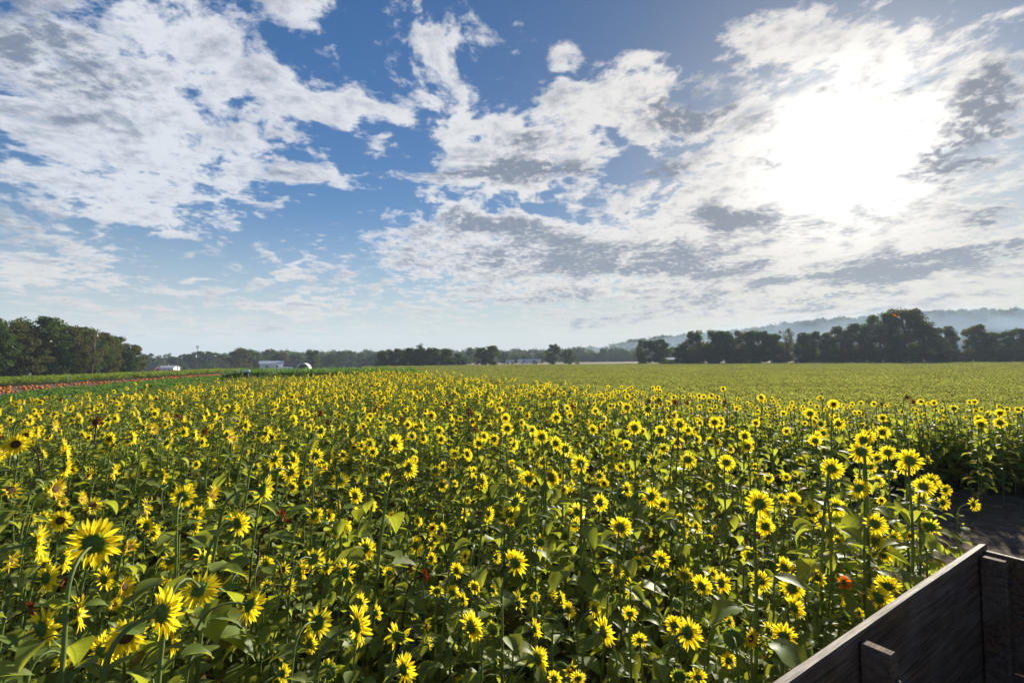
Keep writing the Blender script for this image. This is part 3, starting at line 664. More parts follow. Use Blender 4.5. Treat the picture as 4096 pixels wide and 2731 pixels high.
while y < 47:
    c_ = cell(y); x = -34.0
    while x < 15:
        px_, py_ = x + rng.uniform(-.45, .45) * c_, y + rng.uniform(-.45, .45) * c_
        x += c_
        if not inpoly(px_, py_, FIELD) or in_wagon(px_, py_, .16) or abs(px_) > py_ * 1.16 + 1.2: continue
        dt = seg_d(px_, py_, TRAIL)
        if dt < .92 or seg_d(px_, py_, TRAIL2) < 1.25 or math.hypot(px_ + 3.5, py_ - 18.3) < 1.0: continue
        dist = math.hypot(px_, py_)
        h = rng.gauss(1.55, .12)
        green = smst(-12.5, -15.5, px_ + rng.uniform(-1, 1)) if py_ > 12 else 0
        k = rng.randrange(0, 12); r_ = rng.random()
        if r_ < .035: k = 12 + rng.randrange(2)
        if dist < 7.5:                     # near: the flowers are the single plants; these fill between them
            k = NB - 1 - rng.randrange(2) if rng.random() < (.93 if dist < 4.2 else (.7 if dist < 5.8 else .35)) else k
            h = rng.uniform(.75, 1.22) if dist < 3.2 else rng.uniform(.9, 1.36)
            if dist < 1.3: h = rng.uniform(.5, .9)
        elif rng.random() < max(.30, green * .95): k = NB - 1 - rng.randrange(2)
        if green > .3: h *= .85
        if px_ > 5.2 and py_ > 7: h *= .90
        faz = R(SUN_AZ) + rng.gauss(0, .75) + (math.pi * rng.choice((1, .8)) if rng.random() < .10 else 0)
        if px_ > 2: faz = math.atan2(px_, py_) * .6 + rng.gauss(0, .4)
        s_ = h / HLOC
        pts.append((px_, py_, 0)); rots.append((rng.gauss(0, .05), rng.gauss(0, .05), -faz)); scl.append((max(s_, .55), max(s_, .55), s_)); ids.append(k)
    y += c_
while len(pts) and y < 60:
    y = 99
    for i in range(1100):                                       # the thick far side of the track
        px_, py_ = rng.uniform(5.0, 15), rng.uniform(8.0, 12)
        if not inpoly(px_, py_, FIELD) or px_ > py_ * 1.16 + 1.2 or seg_d(px_, py_, TRAIL) < .6: continue
        q = rng.uniform(.5, .84); pts.append((px_, py_, 0)); rots.append((rng.gauss(0, .06), rng.gauss(0, .06), rng.uniform(0, 6.28))); scl.append((.85, .85, q)); ids.append(NB - 1 - rng.randrange(2))
print('sunflower mass', len(pts))
scatter('sunflower_field', pts, rots, scl, ids, pm, 'dense yellow sunflower crop filling the field beyond and between the nearest plants', 'sunflower field')
# ------------------------------------------------------------------ leaf clumps (soybean, beans, weeds, tall grass)
def clump(seed, n, rad, hgt, ls, m_, blade=False):
    r_ = np.random.RandomState(seed); V = []
    for i in range(n):
        if blade:
            a = r_.uniform(0, 6.28); rr = rad * math.sqrt(r_.uniform()); b = np.array([rr * math.cos(a), rr * math.sin(a), 0]); t_ = r_.uniform(0, 6.28); H_ = hgt * r_.uniform(.6, 1.05)
            ln = np.array([math.cos(t_), math.sin(t_), 0]) * r_.uniform(.05, .35) * H_; s_ = np.array([-math.sin(t_), math.cos(t_), 0]) * ls
            m1 = b + ln * .3 + [0, 0, H_ * .6]; V.append([b - s_, b + s_, m1 + s_, m1 - s_]); tp = b + ln + [0, 0, H_ * r_.uniform(.75, 1.0)]; V.append([m1 - s_, m1 + s_, tp + s_ * .15, tp - s_ * .15])
        else:
            a = r_.uniform(0, 6.28); rr = rad * math.sqrt(r_.uniform()); z_ = hgt * (1 - (rr / rad) ** 2 * .18) * r_.uniform(.35, 1.0) ** .6
            c_ = np.array([rr * math.cos(a), rr * math.sin(a), z_]); n_ = r_.normal(size=3); n_[2] = abs(n_[2]) + .4; n_ /= np.linalg.norm(n_)
            t_ = np.cross(n_, r_.normal(size=3)); t_ /= np.linalg.norm(t_); b_ = np.cross(n_, t_); L = ls * r_.uniform(.6, 1.3)
            V.append([c_ - t_ * L, c_ - b_ * L * .55 + n_ * L * .1, c_ + t_ * L, c_ + b_ * L * .55 + n_ * L * .1])
    return quads_mesh('leaf_clump', np.array(V), m_)
soyM = [clump(k, 230, .56, .80, .055, M_soy) for k in range(4)]
SOY = [(-10, 46.5), (-2, 31), (.9, 22), (3.2, 17.2), (6.4, 13.4), (9.0, 12.6), (11, 11.6), (15.2, 10.0), (30, 9.0), (250, 150), (210, 163), (60, 190), (-57, 183)]
pts = []; rots = []; scl = []; ids = []; rng = random.Random(3); r_ = 8.5
while r_ < 260:
    c_ = .48 + .0085 * r_; a = R(-22); da = c_ / r_
    while a < R(53):
        rr = r_ + rng.uniform(-.5, .5) * c_; aa = a + rng.uniform(-.5, .5) * da; a += da
        x, y = rr * math.sin(aa), rr * math.cos(aa)
        if not inpoly(x, y, SOY): continue
        s_ = c_ * 1.15; pts.append((x, y, .0 if s_ < .9 else -.05)); q = rng.uniform(.9, 1.08) + .07 * mn.noise(Vector((x * .09, y * .09, 0)))
        rots.append((0, 0, rng.uniform(0, 6.28))); scl.append((s_, s_, q)); ids.append(rng.randrange(4))
    r_ += c_ * .9
print('soy', len(pts))
scatter('soybean_crop', pts, rots, scl, ids, soyM, 'low leafy green soybean crop covering the wide field behind the sunflowers', 'soybeans')
# bean strip along the pumpkins
beanM = [clump(20 + k, 120, .55, .85, .09, M_soyn) for k in range(3)]
pts = []; rots = []; scl = []; ids = []
BEAN = [(-56, 42), (-57, 60), (-60, 88), (-68, 118), (-74, 135), (-84, 135), (-77, 110), (-72, 80), (-72, 40)]
for i in range(3800):
    x, y = rng.uniform(-86, -55), rng.uniform(40, 136)
    if inpoly(x, y, BEAN): pts.append((x, y, 0)); rots.append((0, 0, rng.uniform(0, 6.28))); q = rng.uniform(.8, 1.1); scl.append((q * 1.3, q * 1.3, q)); ids.append(rng.randrange(3))
scatter('bean_row', pts, rots, scl, ids, beanM, 'strip of leafy green bean plants between the pumpkin patch and the dark trees', 'bean plants')
# weeds between the sunflowers and the pumpkins
weedM = [clump(40 + k, 110, .5, .5, .08, M_weed) for k in range(3)]
pts = []; rots = []; scl = []; ids = []
WEED = [(-17.5, 14), (-19, 24), (-22, 35), (-26, 47), (-30, 70), (-42, 92), (-50, 92), (-45, 62), (-39, 40), (-27, 20)]
for i in range(5000):
    x, y = rng.uniform(-52, -17), rng.uniform(12, 95)
    if inpoly(x, y, WEED): pts.append((x, y, 0)); rots.append((0, 0, rng.uniform(0, 6.28))); q = rng.uniform(.7, 1.2); scl.append((q * 1.3, q * 1.3, q)); ids.append(rng.randrange(3))
scatter('weed_cover', pts, rots, scl, ids, weedM, 'low green weeds between the sunflowers and the pumpkin patch', 'weeds')
# tall grass strip
tgM = [clump(60 + k, 70, .45, 1.9, .035, M_grass, True) for k in range(3)]
pts = []; rots = []; scl = []; ids = []
for i in range(1500):
    x, y = rng.uniform(-29, -9.5), rng.uniform(48, 56)
    if x > -14 + 0 * y and y > 53: continue
    pts.append((x, y - (x + 10) * .03, 0)); rots.append((0, 0, rng.uniform(0, 6.28))); q = rng.uniform(.85, 1.08) * (1.0 if x < -10.5 else .8); scl.append((q, q, q)); ids.append(rng.randrange(3))
scatter('tall_grass', pts, rots, scl, ids, tgM, 'tall dark green grass strip at the far end of the sunflowers', 'tall grass')
# litter and clods on the bare soil of the track
def clod(seed):
    r_ = random.Random(seed); mb = MB(); pts_ = []
    for i in range(5):
        for k in range(6):
            th = k * 1.047; ph = i * math.pi / 4; q = r_.uniform(.7, 1.2); pts_.append((q * math.sin(ph) * math.cos(th), q * math.sin(ph) * math.sin(th), .6 * q * math.cos(ph)))
    mb.add(pts_, [(i * 6 + k, i * 6 + (k + 1) % 6, (i + 1) * 6 + (k + 1) % 6, (i + 1) * 6 + k) for i in range(4) for k in range(6)]); return mb.mesh('clod', mat('clod_soil', solid((.07, .045, .03), (.13, .09, .06), 1, 3, .3)), False)
def straw(seed):
    r_ = random.Random(seed); mb = MB(); mb.tube([(-.5, 0, .02), (0, r_.uniform(-.1, .1), .06), (.5, r_.uniform(-.2, .2), .02)], [.012, .016, .008], 4); return mb.mesh('straw', mat('dry_straw', solid((.30, .24, .12), (.42, .36, .2), .8, 3, .1)))
pts = []; rots = []; scl = []; ids = []; rng = random.Random(8)
for i in range(5200):
    x, y = rng.uniform(-4, 10), rng.uniform(1, 10)
    if in_wagon(x, y, 0): continue
    k = rng.randrange(5); pts.append((x, y, gground(x, y))); rots.append((rng.uniform(-.3, .3), rng.uniform(-.3, .3), rng.uniform(0, 6.28)))
    q = rng.uniform(.006, .028) if k < 3 else rng.uniform(.05, .22); scl.append((q, q, q)); ids.append(k)
scatter('soil_litter', pts, rots, scl, ids, [clod(1), clod(2), clod(3), straw(1), straw(2)], 'clods and dry straw lying on the brown soil of the track', 'soil litter')
# ------------------------------------------------------------------ pumpkins
M_pump = mat('pumpkin_skin', solid((.42, .10, .004), (.56, .17, .006), .7, 3, .0))
M_pst = mat('pumpkin_stalk', solid((.12, .12, .04), (.2, .17, .07), .8, 9, .2))
def pumpkin_mesh(seed):
    r_ = random.Random(seed); mb = MB(); ns, nr = 20, 8; sq = r_.uniform(.68, .85)
    for i in range(nr + 1):
        ph = math.pi * i / nr
        for k in range(ns):
            th = 2 * math.pi * k / ns; rib = 1 - .07 * (1 if k % 2 else 0); rr = .5 * math.sin(ph) * rib
            mb.v.append((rr * math.cos(th), rr * math.sin(th), .5 * sq - .5 * sq * math.cos(ph) * (1 - .12 * math.exp(-(rr / .12) ** 2))))
    for i in range(nr):
        for k in range(ns): mb.face((i * ns + k, i * ns + (k + 1) % ns, (i + 1) * ns + (k + 1) % ns, (i + 1) * ns + k), 0)
    mb.tube([(0, 0, sq * .93), (.02, .01, sq + .06), (.06, .02, sq + .12)], [.04, .03, .035], 6, 1)
    return mb.mesh('pumpkin', [M_pump, M_pst])
pks = [pumpkin_mesh(k) for k in range(5)]
rng = random.Random(21); cand = []
def pedge(y): return -45.5 - (y - 44) * .235 if y < 98 else -58.2
while len(cand) < 520:
    y = 40 + 72 * rng.random() ** 1.15; x0 = -56.2 - max(0, y - 60) * .13; x1 = -41.5 - (y - 40) * .26
    if x0 > x1: continue
    x = rng.uniform(x0, x1)
    if abs(x) > y * 1.10 + 2: continue
    cand.append((x, y))
cand.sort(key=lambda c: math.hypot(*c))
ind, rest = cand[:298], cand[298:]
for i, (x, y) in enumerate(ind):
    o = link('pumpkin', pks[rng.randrange(5)]); q = rng.uniform(.18, .33); o.scale = (q, q, q * rng.uniform(.85, 1.1)); o.location = (x, y, gz(x, y) - .01); o.rotation_euler = (rng.uniform(-.3, .3), rng.uniform(-.3, .3), rng.uniform(0, 6.28))
    tag(o, 'round orange pumpkin lying among many on bare soil of the pumpkin patch', 'pumpkin', 'orange pumpkins in the patch')
scatter('pumpkin_patch', [(x, y, -.01) for x, y in rest], [(rng.uniform(-.3, .3), 0, rng.uniform(0, 6)) for _ in rest], [(.32, .32, .3)] * len(rest), [rng.randrange(5) for _ in rest], pks, 'farther orange pumpkins too small to tell apart in the pumpkin patch', 'pumpkins')
me = bpy.data.meshes.new('pumpkin_soil')
ps = [(-62, 38), (-40.5, 38), (-44, 52), (-50, 74), (-57.5, 100), (-66, 118), (-66, 100), (-60, 70)]
me.from_pydata([(x, y, .012) for x, y in ps], [], [tuple(range(len(ps)))]); me.materials.append(mat('patch_soil', solid((.10, .06, .04), (.16, .10, .065), 1, .8, .5)))
tag(link('soil_strip', me), kind='structure')
# ------------------------------------------------------------------ trees
def make_tree(seed, style='round'):
    """unit height; returns trunk mesh and crown mesh"""
    rs = np.random.RandomState(seed); rg = random.Random(seed); tk = MB()
    th = {'round': .30, 'tall': .25, 'airy': .35, 'bush': .12}[style]; cw = {'round': .40, 'tall': .27, 'airy': .33, 'bush': .5}[style]
    lean = (rg.uniform(-.03, .03), rg.uniform(-.03, .03))
    tk.tube([(0, 0, -.02), (lean[0] * .5, lean[1] * .5, th * .6), (lean[0], lean[1], th * 1.4), (lean[0] * 2, lean[1] * 2, .78)], [.024, .018, .013, .004], 7)
    ncl = {'round': 52, 'tall': 46, 'airy': 30, 'bush': 26}[style]; nl = {'round': 190, 'tall': 190, 'airy': 95, 'bush': 170}[style]; V = []
    z0 = {'round': .06, 'tall': .06, 'airy': .25, 'bush': .0}[style]
    for c in range(ncl):
        z = z0 + (0.93 - z0) * ((c + rg.random()) / ncl) ** .9; t = (z - z0) / (1 - z0); prof = math.sin(math.pi * min(1, (t * .80 + .17))) ** .55
        a = rg.uniform(0, 6.28); rr = cw * prof * (rg.uniform(.35, 1.0)); cr = rg.uniform(.08, .135) * (1 if style != 'tall' else .9)
        if style == 'airy': cr *= .8
        cc = np.array([rr * math.cos(a) + lean[0], rr * math.sin(a) + lean[1], z])
        st = np.array([lean[0] * 1.2, lean[1] * 1.2, max(th * .7, z * .62)]); md_ = (st + cc) / 2 + rs.normal(size=3) * .015 + [0, 0, -.01]
        tk.tube([tuple(st), tuple(md_), tuple(cc)], [.009, .006, .002], 4)
        dirs = rs.normal(size=(nl, 3)); dirs /= np.linalg.norm(dirs, axis=1)[:, None]; dirs[:, 2] *= .75
        pos = cc + dirs * (cr * (rs.uniform(.25, 1.15, size=nl) ** .6))[:, None]
        nrm = dirs + rs.normal(size=(nl, 3)) * .7; nrm /= np.linalg.norm(nrm, axis=1)[:, None]
        t_ = np.cross(nrm, rs.normal(size=(nl, 3))); t_ /= np.linalg.norm(t_, axis=1)[:, None]; b_ = np.cross(nrm, t_)
        L = (rs.uniform(.012, .022, size=nl) * (1.0 if style != 'airy' else .8))[:, None]
        V.append(np.stack([pos - t_ * L, pos - b_ * L * .7, pos + t_ * L, pos + b_ * L * .7], axis=1))
    V = np.concatenate(V); V[:, :, 2] = np.maximum(V[:, :, 2], .004)
    return tk.mesh('trunk', M_bark), V
TREES = {}
for st_, cnt in (('round', 5), ('tall', 3), ('airy', 2), ('bush', 2)):
    for k in range(cnt):
        tm, V = make_tree(500 + k + 31 * len(st_), st_)
        TREES[(st_, k, 0)] = (tm, quads_mesh('crown', V, M_tree)); TREES[(st_, k, 1)] = (tm, quads_mesh('crown', V, M_treeb))
trng = random.Random(4)
CWD = {'round': .88, 'tall': .62, 'airy': .74, 'bush': 1.1}
def tree(u, vt, wpx, y, style, group, autumn=0, name='tree', ground=None):
    top = at_y(u, vt, y); g_ = gz(top.x, y) if ground is None else ground; h = top.z - g_
    cntk = {'round': 5, 'tall': 3, 'airy': 2, 'bush': 2}[style]; k = trng.randrange(cntk)
    wm = wpx * y / F; sw = wm / CWD[style]
    o = empty(name, (top.x, y, g_), trng.uniform(0, 6.28), (sw, sw, h))
    tm, cm = TREES[(style, k, autumn)]; link('trunk', tm, o); link('crown', cm, o)
    return o, group
TL = []
def T(*a, **k): TL.append((a[0], tree(*a, **k)))
gA = 'dark trees beside the bean strip'
for i, (u, v, w_) in enumerate([(-90, 1265, 230), (20, 1272, 210), (140, 1262, 230), (240, 1292, 200), (330, 1305, 170), (400, 1325, 130), (460, 1338, 130), (520, 1372, 120)]):
    T(u, v, w_, 80 + i * 5.5, 'round', gA, i % 2)
for i, (u, v, w_) in enumerate([(370, 1306, 110), (-20, 1300, 220), (90, 1310, 200), (200, 1330, 200), (290, 1350, 160), (390, 1375, 130), (450, 1390, 110), (505, 1400, 90)]):
    T(u, v, w_, (78 if i else 96) + i * 5.0, 'airy' if i == 0 else 'round', gA, (i + 1) % 2)
gB = 'far trees behind the white farmhouse'
for (u, v, w_, y, s_) in [(590, 1412, 70, 320, 'round'), (632, 1418, 60, 330, 'airy'), (668, 1410, 60, 330, 'airy'), (700, 1424, 70, 310, 'round'), (745, 1414, 80, 320, 'round'), (790, 1402, 70, 320, 'round'), (835, 1404, 80, 310, 'round'), (880, 1412, 70, 320, 'round'), (725, 1450, 60, 290, 'bush'), (925, 1422, 50, 350, 'round')]:
    T(u, v, w_, y, s_, gB, 0)
gC = 'trees around the white barn'
for (u, v, w_, y, s_) in [(965, 1390, 115, 260, 'round'), (1015, 1404, 80, 270, 'round'), (1083, 1395, 75, 330, 'round'), (1120, 1408, 90, 260, 'round'), (1060, 1420, 60, 300, 'round'), (1185, 1412, 70, 330, 'tall'), (1245, 1397, 78, 240, 'round'), (1333, 1428, 40, 235, 'bush')]:
    T(u, v, w_, y, s_, gC, 1 if u in (965, 1120) else 0)
gD = 'hazy trees behind the stubble field'
for (u, v, w_) in [(1290, 1418, 60), (1325, 1410, 60), (1365, 1402, 70), (1405, 1402, 70), (1445, 1410, 60), (1480, 1420, 50), (1515, 1408, 60)]:
    T(u, v, w_, 330 + (u % 7) * 5, 'round', gD, 0)
gE = 'clump of dark trees at the field edge'
for (u, v, w_, s_) in [(1530, 1402, 70, 'round'), (1575, 1392, 90, 'round'), (1625, 1390, 90, 'round'), (1675, 1372, 70, 'airy'), (1680, 1390, 90, 'round'), (1730, 1388, 90, 'round'), (1785, 1392, 80, 'round'), (1838, 1411, 62, 'round')]:
    T(u, v, w_, 196 + (u % 5) * 2, s_, gE, 0)
gF = 'trees by the distant white trailers'
for (u, v, w_, y, s_) in [(1880, 1388, 34, 340, 'tall'), (1862, 1422, 50, 330, 'round'), (1925, 1388, 70, 215, 'round'), (1968, 1380, 85, 215, 'round'), (2020, 1408, 55, 340, 'round'), (2065, 1420, 60, 350, 'round'), (2110, 1418, 60, 350, 'round'), (2160, 1410, 60, 350, 'round'), (2213, 1374, 72, 245, 'round'), (2272, 1396, 60, 245, 'round'), (2300, 1425, 40, 245, 'bush'), (2135, 1440, 30, 270, 'bush')]:
    T(u, v, w_, y, s_, gF, 0)
gG = 'misty trees at the foot of the hill'
for i, (u, v, w_) in enumerate([(2330, 1416, 60), (2372, 1410, 60), (2415, 1392, 45), (2455, 1408, 60), (2500, 1400, 70), (2545, 1402, 60), (2700, 1385, 80), (2420, 1420, 80), (2345, 1424, 60)]):
    T(u, v, w_, 420 + i * 6, 'tall' if i == 2 else 'round', gG, 0)
gH = 'twin trees standing apart at the field edge'
T(2583, 1357, 95, 205, 'round', gH, 0); T(2640, 1354, 90, 207, 'round', gH, 0)
gI = 'dark tree line along the soybean field'
for i, (u, v, w_, s_) in enumerate([(2725, 1375, 80, 'round'), (2782, 1320, 100, 'round'), (2855, 1318, 110, 'round'), (2915, 1322, 100, 'round'), (2972, 1320, 110, 'round'), (3034, 1318, 110, 'round'), (3092, 1332, 100, 'round'), (3146, 1308, 70, 'airy'), (3215, 1328, 95, 'round'), (3285, 1322, 110, 'round'), (3366, 1302, 120, 'round'), (3440, 1290, 120, 'round'), (3515, 1246, 150, 'round'), (3618, 1228, 190, 'round'), (3700, 1285, 120, 'round'), (3777, 1302, 100, 'round'), (3896, 1296, 100, 'tall'), (3986, 1326, 110, 'round'), (4066, 1312, 120, 'round'), (4160, 1306, 130, 'round')]):
    T(u, v, w_, 196 - (u - 2700) * .018, s_, gI, i % 3 == 1)
gJ = 'low bushy trees filling the base of the tree line'
for i in range(32):
    u = 2735 + i * 44 + trng.uniform(-12, 12); T(u, trng.uniform(1362, 1400) if not 3800 < u < 3870 else 1405, 95, 200 - (u - 2700) * .018 + trng.uniform(-3, 6), 'round' if i % 2 else 'bush', gJ, i % 2)
grp = {}
for u, (o, g_) in TL: grp.setdefault(g_, []).append((u, o))
DESC = {gA: ('dense leafy tree of the dark wood beside the beans', 'dark wood'), gB: ('far green tree behind the white farmhouse', ''), gC: ('green tree around the white barn', ''), gD: ('hazy tree beyond the stubble field', ''), gE: ('dark crown in the clump at the field edge', ''), gF: ('tree near the distant white trailers', ''), gG: ('pale misty tree at the hill foot', ''), gH: ('tree of the pair standing apart', ''), gI: ('tall tree of the long dark tree line', ''), gJ: ('low bushy tree under the long tree line', '')}
ORD2 = ORD + ['twenty first', 'twenty second', 'twenty third', 'twenty fourth']
for g_, L in grp.items():
    L.sort(key=lambda q: -q[0])
    for i, (u, o) in enumerate(L): tag(o, f"{ordw(i)} {DESC[g_][0]}, counted from the hill side", 'tree', g_)
# ------------------------------------------------------------------ hill and its forest
prof = [(-400, 1436), (1500, 1434), (2040, 1424), (2250, 1412), (2420, 1402), (2520, 1378), (2720, 1352), (2900, 1336), (3049, 1318), (3250, 1296), (3409, 1282), (3650, 1265), (3842, 1256), (4096, 1244), (4400, 1236), (5200, 1220), (6500, 1215)]
RY = 850.0
px = []; 
for u, v in prof: p_ = at_y(u, v, RY); px.append((p_.x, max(1.0, p_.z - 9)))
def ridge(x):
    if x <= px[0][0]: return px[0][1]
    for (x0, z0), (x1, z1) in zip(px, px[1:]):
        if x0 <= x <= x1: return z0 + (z1 - z0) * (x - x0) / (x1 - x0)
    return px[-1][1]
def hz(x, y):
    xr = x * RY / max(y, 300); k = smst(430, RY, y) if y < RY else 1 - .5 * smst(RY, RY + 900, y)
    return ridge(xr) * k + mn.noise(Vector((x * .012, y * .012, 0))) * 5 * k - 1.5 * (1 - k) - .3
hx = [-700 + i * 25 for i in range(101)]; hy = [430 + j * 30 for j in range(45)]
hill = grid_surface('hills', hx, hy, hz, mat('hill_ground', solid((.04, .05, .02), (.08, .08, .035), 1, .05, 0))); tag(hill, kind='structure')
crM = []
for k in range(3):
    rs = np.random.RandomState(900 + k); n = 420; dr = rs.normal(size=(n, 3)); dr /= np.linalg.norm(dr, axis=1)[:, None]; dr[:, 2] = np.abs(dr[:, 2]) * .9
    lob = 1 + .25 * np.sin(dr[:, 0] * 7 + k) * np.cos(dr[:, 1] * 6); pos = dr * (.5 * rs.uniform(.7, 1.05, size=n) * lob)[:, None]; pos[:, 2] += .25
    t_ = np.cross(dr, rs.normal(size=(n, 3))); t_ /= np.linalg.norm(t_, axis=1)[:, None]; b_ = np.cross(dr, t_); L = rs.uniform(.04, .08, size=n)[:, None]
    crM.append(quads_mesh('crown_mass', np.stack([pos - t_ * L, pos - b_ * L, pos + t_ * L, pos + b_ * L], axis=1), M_tree))
pts = []; rots = []; scl = []; ids = []
for i in range(6500):
    y = rng.uniform(470, 900); x = rng.uniform(-300, 1.22 * y)
    if x < -50 and y > 600 and rng.random() < .3: continue
    q = rng.uniform(9, 17); pts.append((x, y, hz(x, y) - 1)); rots.append((0, 0, rng.uniform(0, 6.28))); scl.append((q, q, q * rng.uniform(.9, 1.5))); ids.append(rng.randrange(3))
scatter('hillside_forest', pts, rots, scl, ids, crM, 'hazy wooded ridge rising behind the long tree line', 'forest')
pts = []; rots = []; scl = []; ids = []
for i in range(900):
    a = R(rng.uniform(-48, 18)); rr = rng.uniform(520, 640); q = rng.uniform(9, 16); pts.append((rr * math.sin(a), rr * math.cos(a), gz(rr * math.sin(a), rr * math.cos(a)) - 1)); rots.append((0, 0, rng.uniform(0, 6.28))); scl.append((q, q, q)); ids.append(rng.randrange(3))
scatter('distant_wood', pts, rots, scl, ids, crM, 'thin pale line of distant woodland on the flat horizon', 'woodland')
# ------------------------------------------------------------------ buildings
M_white = mat('white_paint', solid((.74, .73, .70), (.84, .83, .80), .6, 4, .1)); M_roofw = mat('pale_metal_roof', solid((.50, .54, .58), (.62, .65, .68), .4, 2, .05, .3))
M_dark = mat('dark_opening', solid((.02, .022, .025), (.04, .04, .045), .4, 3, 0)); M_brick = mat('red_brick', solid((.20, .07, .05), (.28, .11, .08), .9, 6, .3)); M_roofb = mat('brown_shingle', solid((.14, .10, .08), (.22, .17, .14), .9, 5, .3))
M_wood = mat('old_wood_wall', solid((.10, .07, .05), (.16, .12, .09), .9, 3, .3)); M_grey = mat('galvanised', solid((.35, .37, .4), (.5, .52, .55), .45, 3, .1, .4))
def gable(parent, wd, dp, wall, ridge_h, wallm, roofm, over=.4):
    mb = MB(); x, y = wd / 2, dp / 2
    mb.add([(-x, -y, 0), (x, -y, 0), (x, y, 0), (-x, y, 0), (-x, -y, wall), (x, -y, wall), (x, y, wall), (-x, y, wall), (-x, 0, ridge_h), (x, 0, ridge_h)], [(0, 1, 5, 4), (2, 3, 7, 6), (1, 2, 6, 9, 5), (3, 0, 4, 8, 7)])
    mb.build('wall', wallm, parent)
    rf = MB(); t = .12
    for s_ in (-1, 1):
        e = Vector((0, s_ * (y + over), wall - over * (ridge_h - wall) / y + .03)); rr = Vector((0, 0, ridge_h + .03)); X_ = x + over
        a = [Vector((-X_, e.y, e.z)), Vector((X_, e.y, e.z)), Vector((X_, 0, rr.z)), Vector((-X_, 0, rr.z))]; b_ = [q + Vector((0, 0, t)) for q in a]
        rf.add(a + b_, [(0, 1, 2, 3), (4, 5, 6, 7), (0, 1, 5, 4), (1, 2, 6, 5), (3, 0, 4, 7)])
    return rf.build('roof', roofm, parent)
def window(parent, x, y, z, w_, h_, nrm=-1):
    f = MB(); f.box((x, y, z), (w_ + .16, .08, h_ + .16)); fo = f.build('window', M_white, parent); g = MB(); g.box((x, y + nrm * .05, z), (w_, .03, h_)); g.build('pane', M_dark, fo)
def place(u, y, name, label, cat, rz=0, ground=None):
    p_ = at_y(u, 1450, y); return tag(empty(name, (p_.x, y, gz(p_.x, y) if ground is None else ground), rz), label, cat)
b = place(1086, 225, 'barn', 'long white barn with pale metal roof behind the tall grass', 'barn', R(28)); gable(b, 9.6, 6, 4.7, 5.9, M_white, M_roofw); window(b, -2, -3.02, 3.4, .9, .8); window(b, 2.2, -3.02, 3.4, .9, .8)
mb = MB(); mb.box((0, -3.04, 1.2), (1.8, .08, 2.4)); mb.build('door', M_dark, b)
b2 = place(1142, 222, 'lean_to_shed', 'low white shed built close to the long white barn', 'shed', R(24)); gable(b2, 5, 4, 2.1, 3.0, M_white, M_roofw)
# hoop barn
b = place(1216, 214, 'hoop_barn', 'white arched hoop barn with a dark open end', 'hoop barn', R(14)); arc = MB(); ina = MB(); n = 14; ro, ri, hh = 2.9, 2.6, 4.6
for i in range(n + 1):
    a = math.pi * i / n
    for yy in (-4, 4):
        arc.v.append((ro * math.cos(a), yy, hh * math.sin(a) ** .8)); arc.v.append((ri * math.cos(a), yy, (hh - .3) * math.sin(a) ** .8))
for i in range(n):
    q = i * 4; arc.face((q, q + 4, q + 6, q + 2)); arc.face((q + 1, q + 3, q + 7, q + 5)); arc.face((q, q + 1, q + 5, q + 4)); arc.face((q + 2, q + 6, q + 7, q + 3))
arc.build('cover', M_white, b, True)
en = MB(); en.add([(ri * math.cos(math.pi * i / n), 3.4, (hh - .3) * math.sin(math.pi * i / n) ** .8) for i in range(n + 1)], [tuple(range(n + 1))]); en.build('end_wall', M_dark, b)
b = place(1185, 240, 'dark_barn', 'dark weathered barn wall between the white barn and the hoop barn', 'barn', R(5)); gable(b, 11, 8, 3.8, 5.6, M_wood, M_roofb)
b = place(660, 240, 'farmhouse', 'low white farmhouse with a row of windows beyond the beans', 'house', R(12)); rf = gable(b, 10.5, 7, 3.2, 4.2, M_white, M_roofw)
for xx in (-3.6, -1.6, 1.4, 3.4): window(b, xx, -3.52, 1.9, 1.0, .9)
mb = MB(); mb.box((1.0, .8, 4.5), (.6, .6, 1.2)); mb.build('chimney', M_brick, rf); mb = MB(); mb.box((-.1, -3.54, 1.05), (.95, .07, 2.1)); mb.build('door', M_dark, b)
b = place(585, 236, 'brick_house', 'single storey brick house with brown roof beside the white farmhouse', 'house', R(10)); rf = gable(b, 11, 7, 2.7, 4.4, M_brick, M_roofb)
for xx in (-3.5, 0, 3.2): window(b, xx, -3.52, 1.7, 1.1, .9)
def trailer(u, y, L, H_, label):
    b = place(u, y, 'trailer', label, 'trailer', R(4)); mb = MB(); mb.box((0, 0, H_ / 2 + .7), (L, 2.5, H_), bev=.08); mb.build('body', M_white, b)
    for xx in (-L * .3, L * .3):
        mb = MB(); mb.tube([(xx, -1.2, .5), (xx, 1.2, .5)], [.5, .5], 14); mb.build('wheel', M_dark, b)
    for xx in (-L * .25, L * .2): window(b, xx, -1.28, H_ * .55 + .7, L * .12, H_ * .28)
trailer(2118, 285, 13.5, 2.2, 'long white trailer among bushes behind the soybean field'); trailer(2040, 280, 4.6, 1.7, 'short white trailer standing apart from the long trailer')
b = place(2690, 214, 'open_shed', 'small open sided shed with pale metal roof before the tree line', 'shed', R(6)); 
for xx in (-2.7, 0, 2.7):
    for yy in (-2, 2): mb = MB(); mb.box((xx, yy, 1.15), (.15, .15, 2.3)); mb.build('post', M_wood, b)
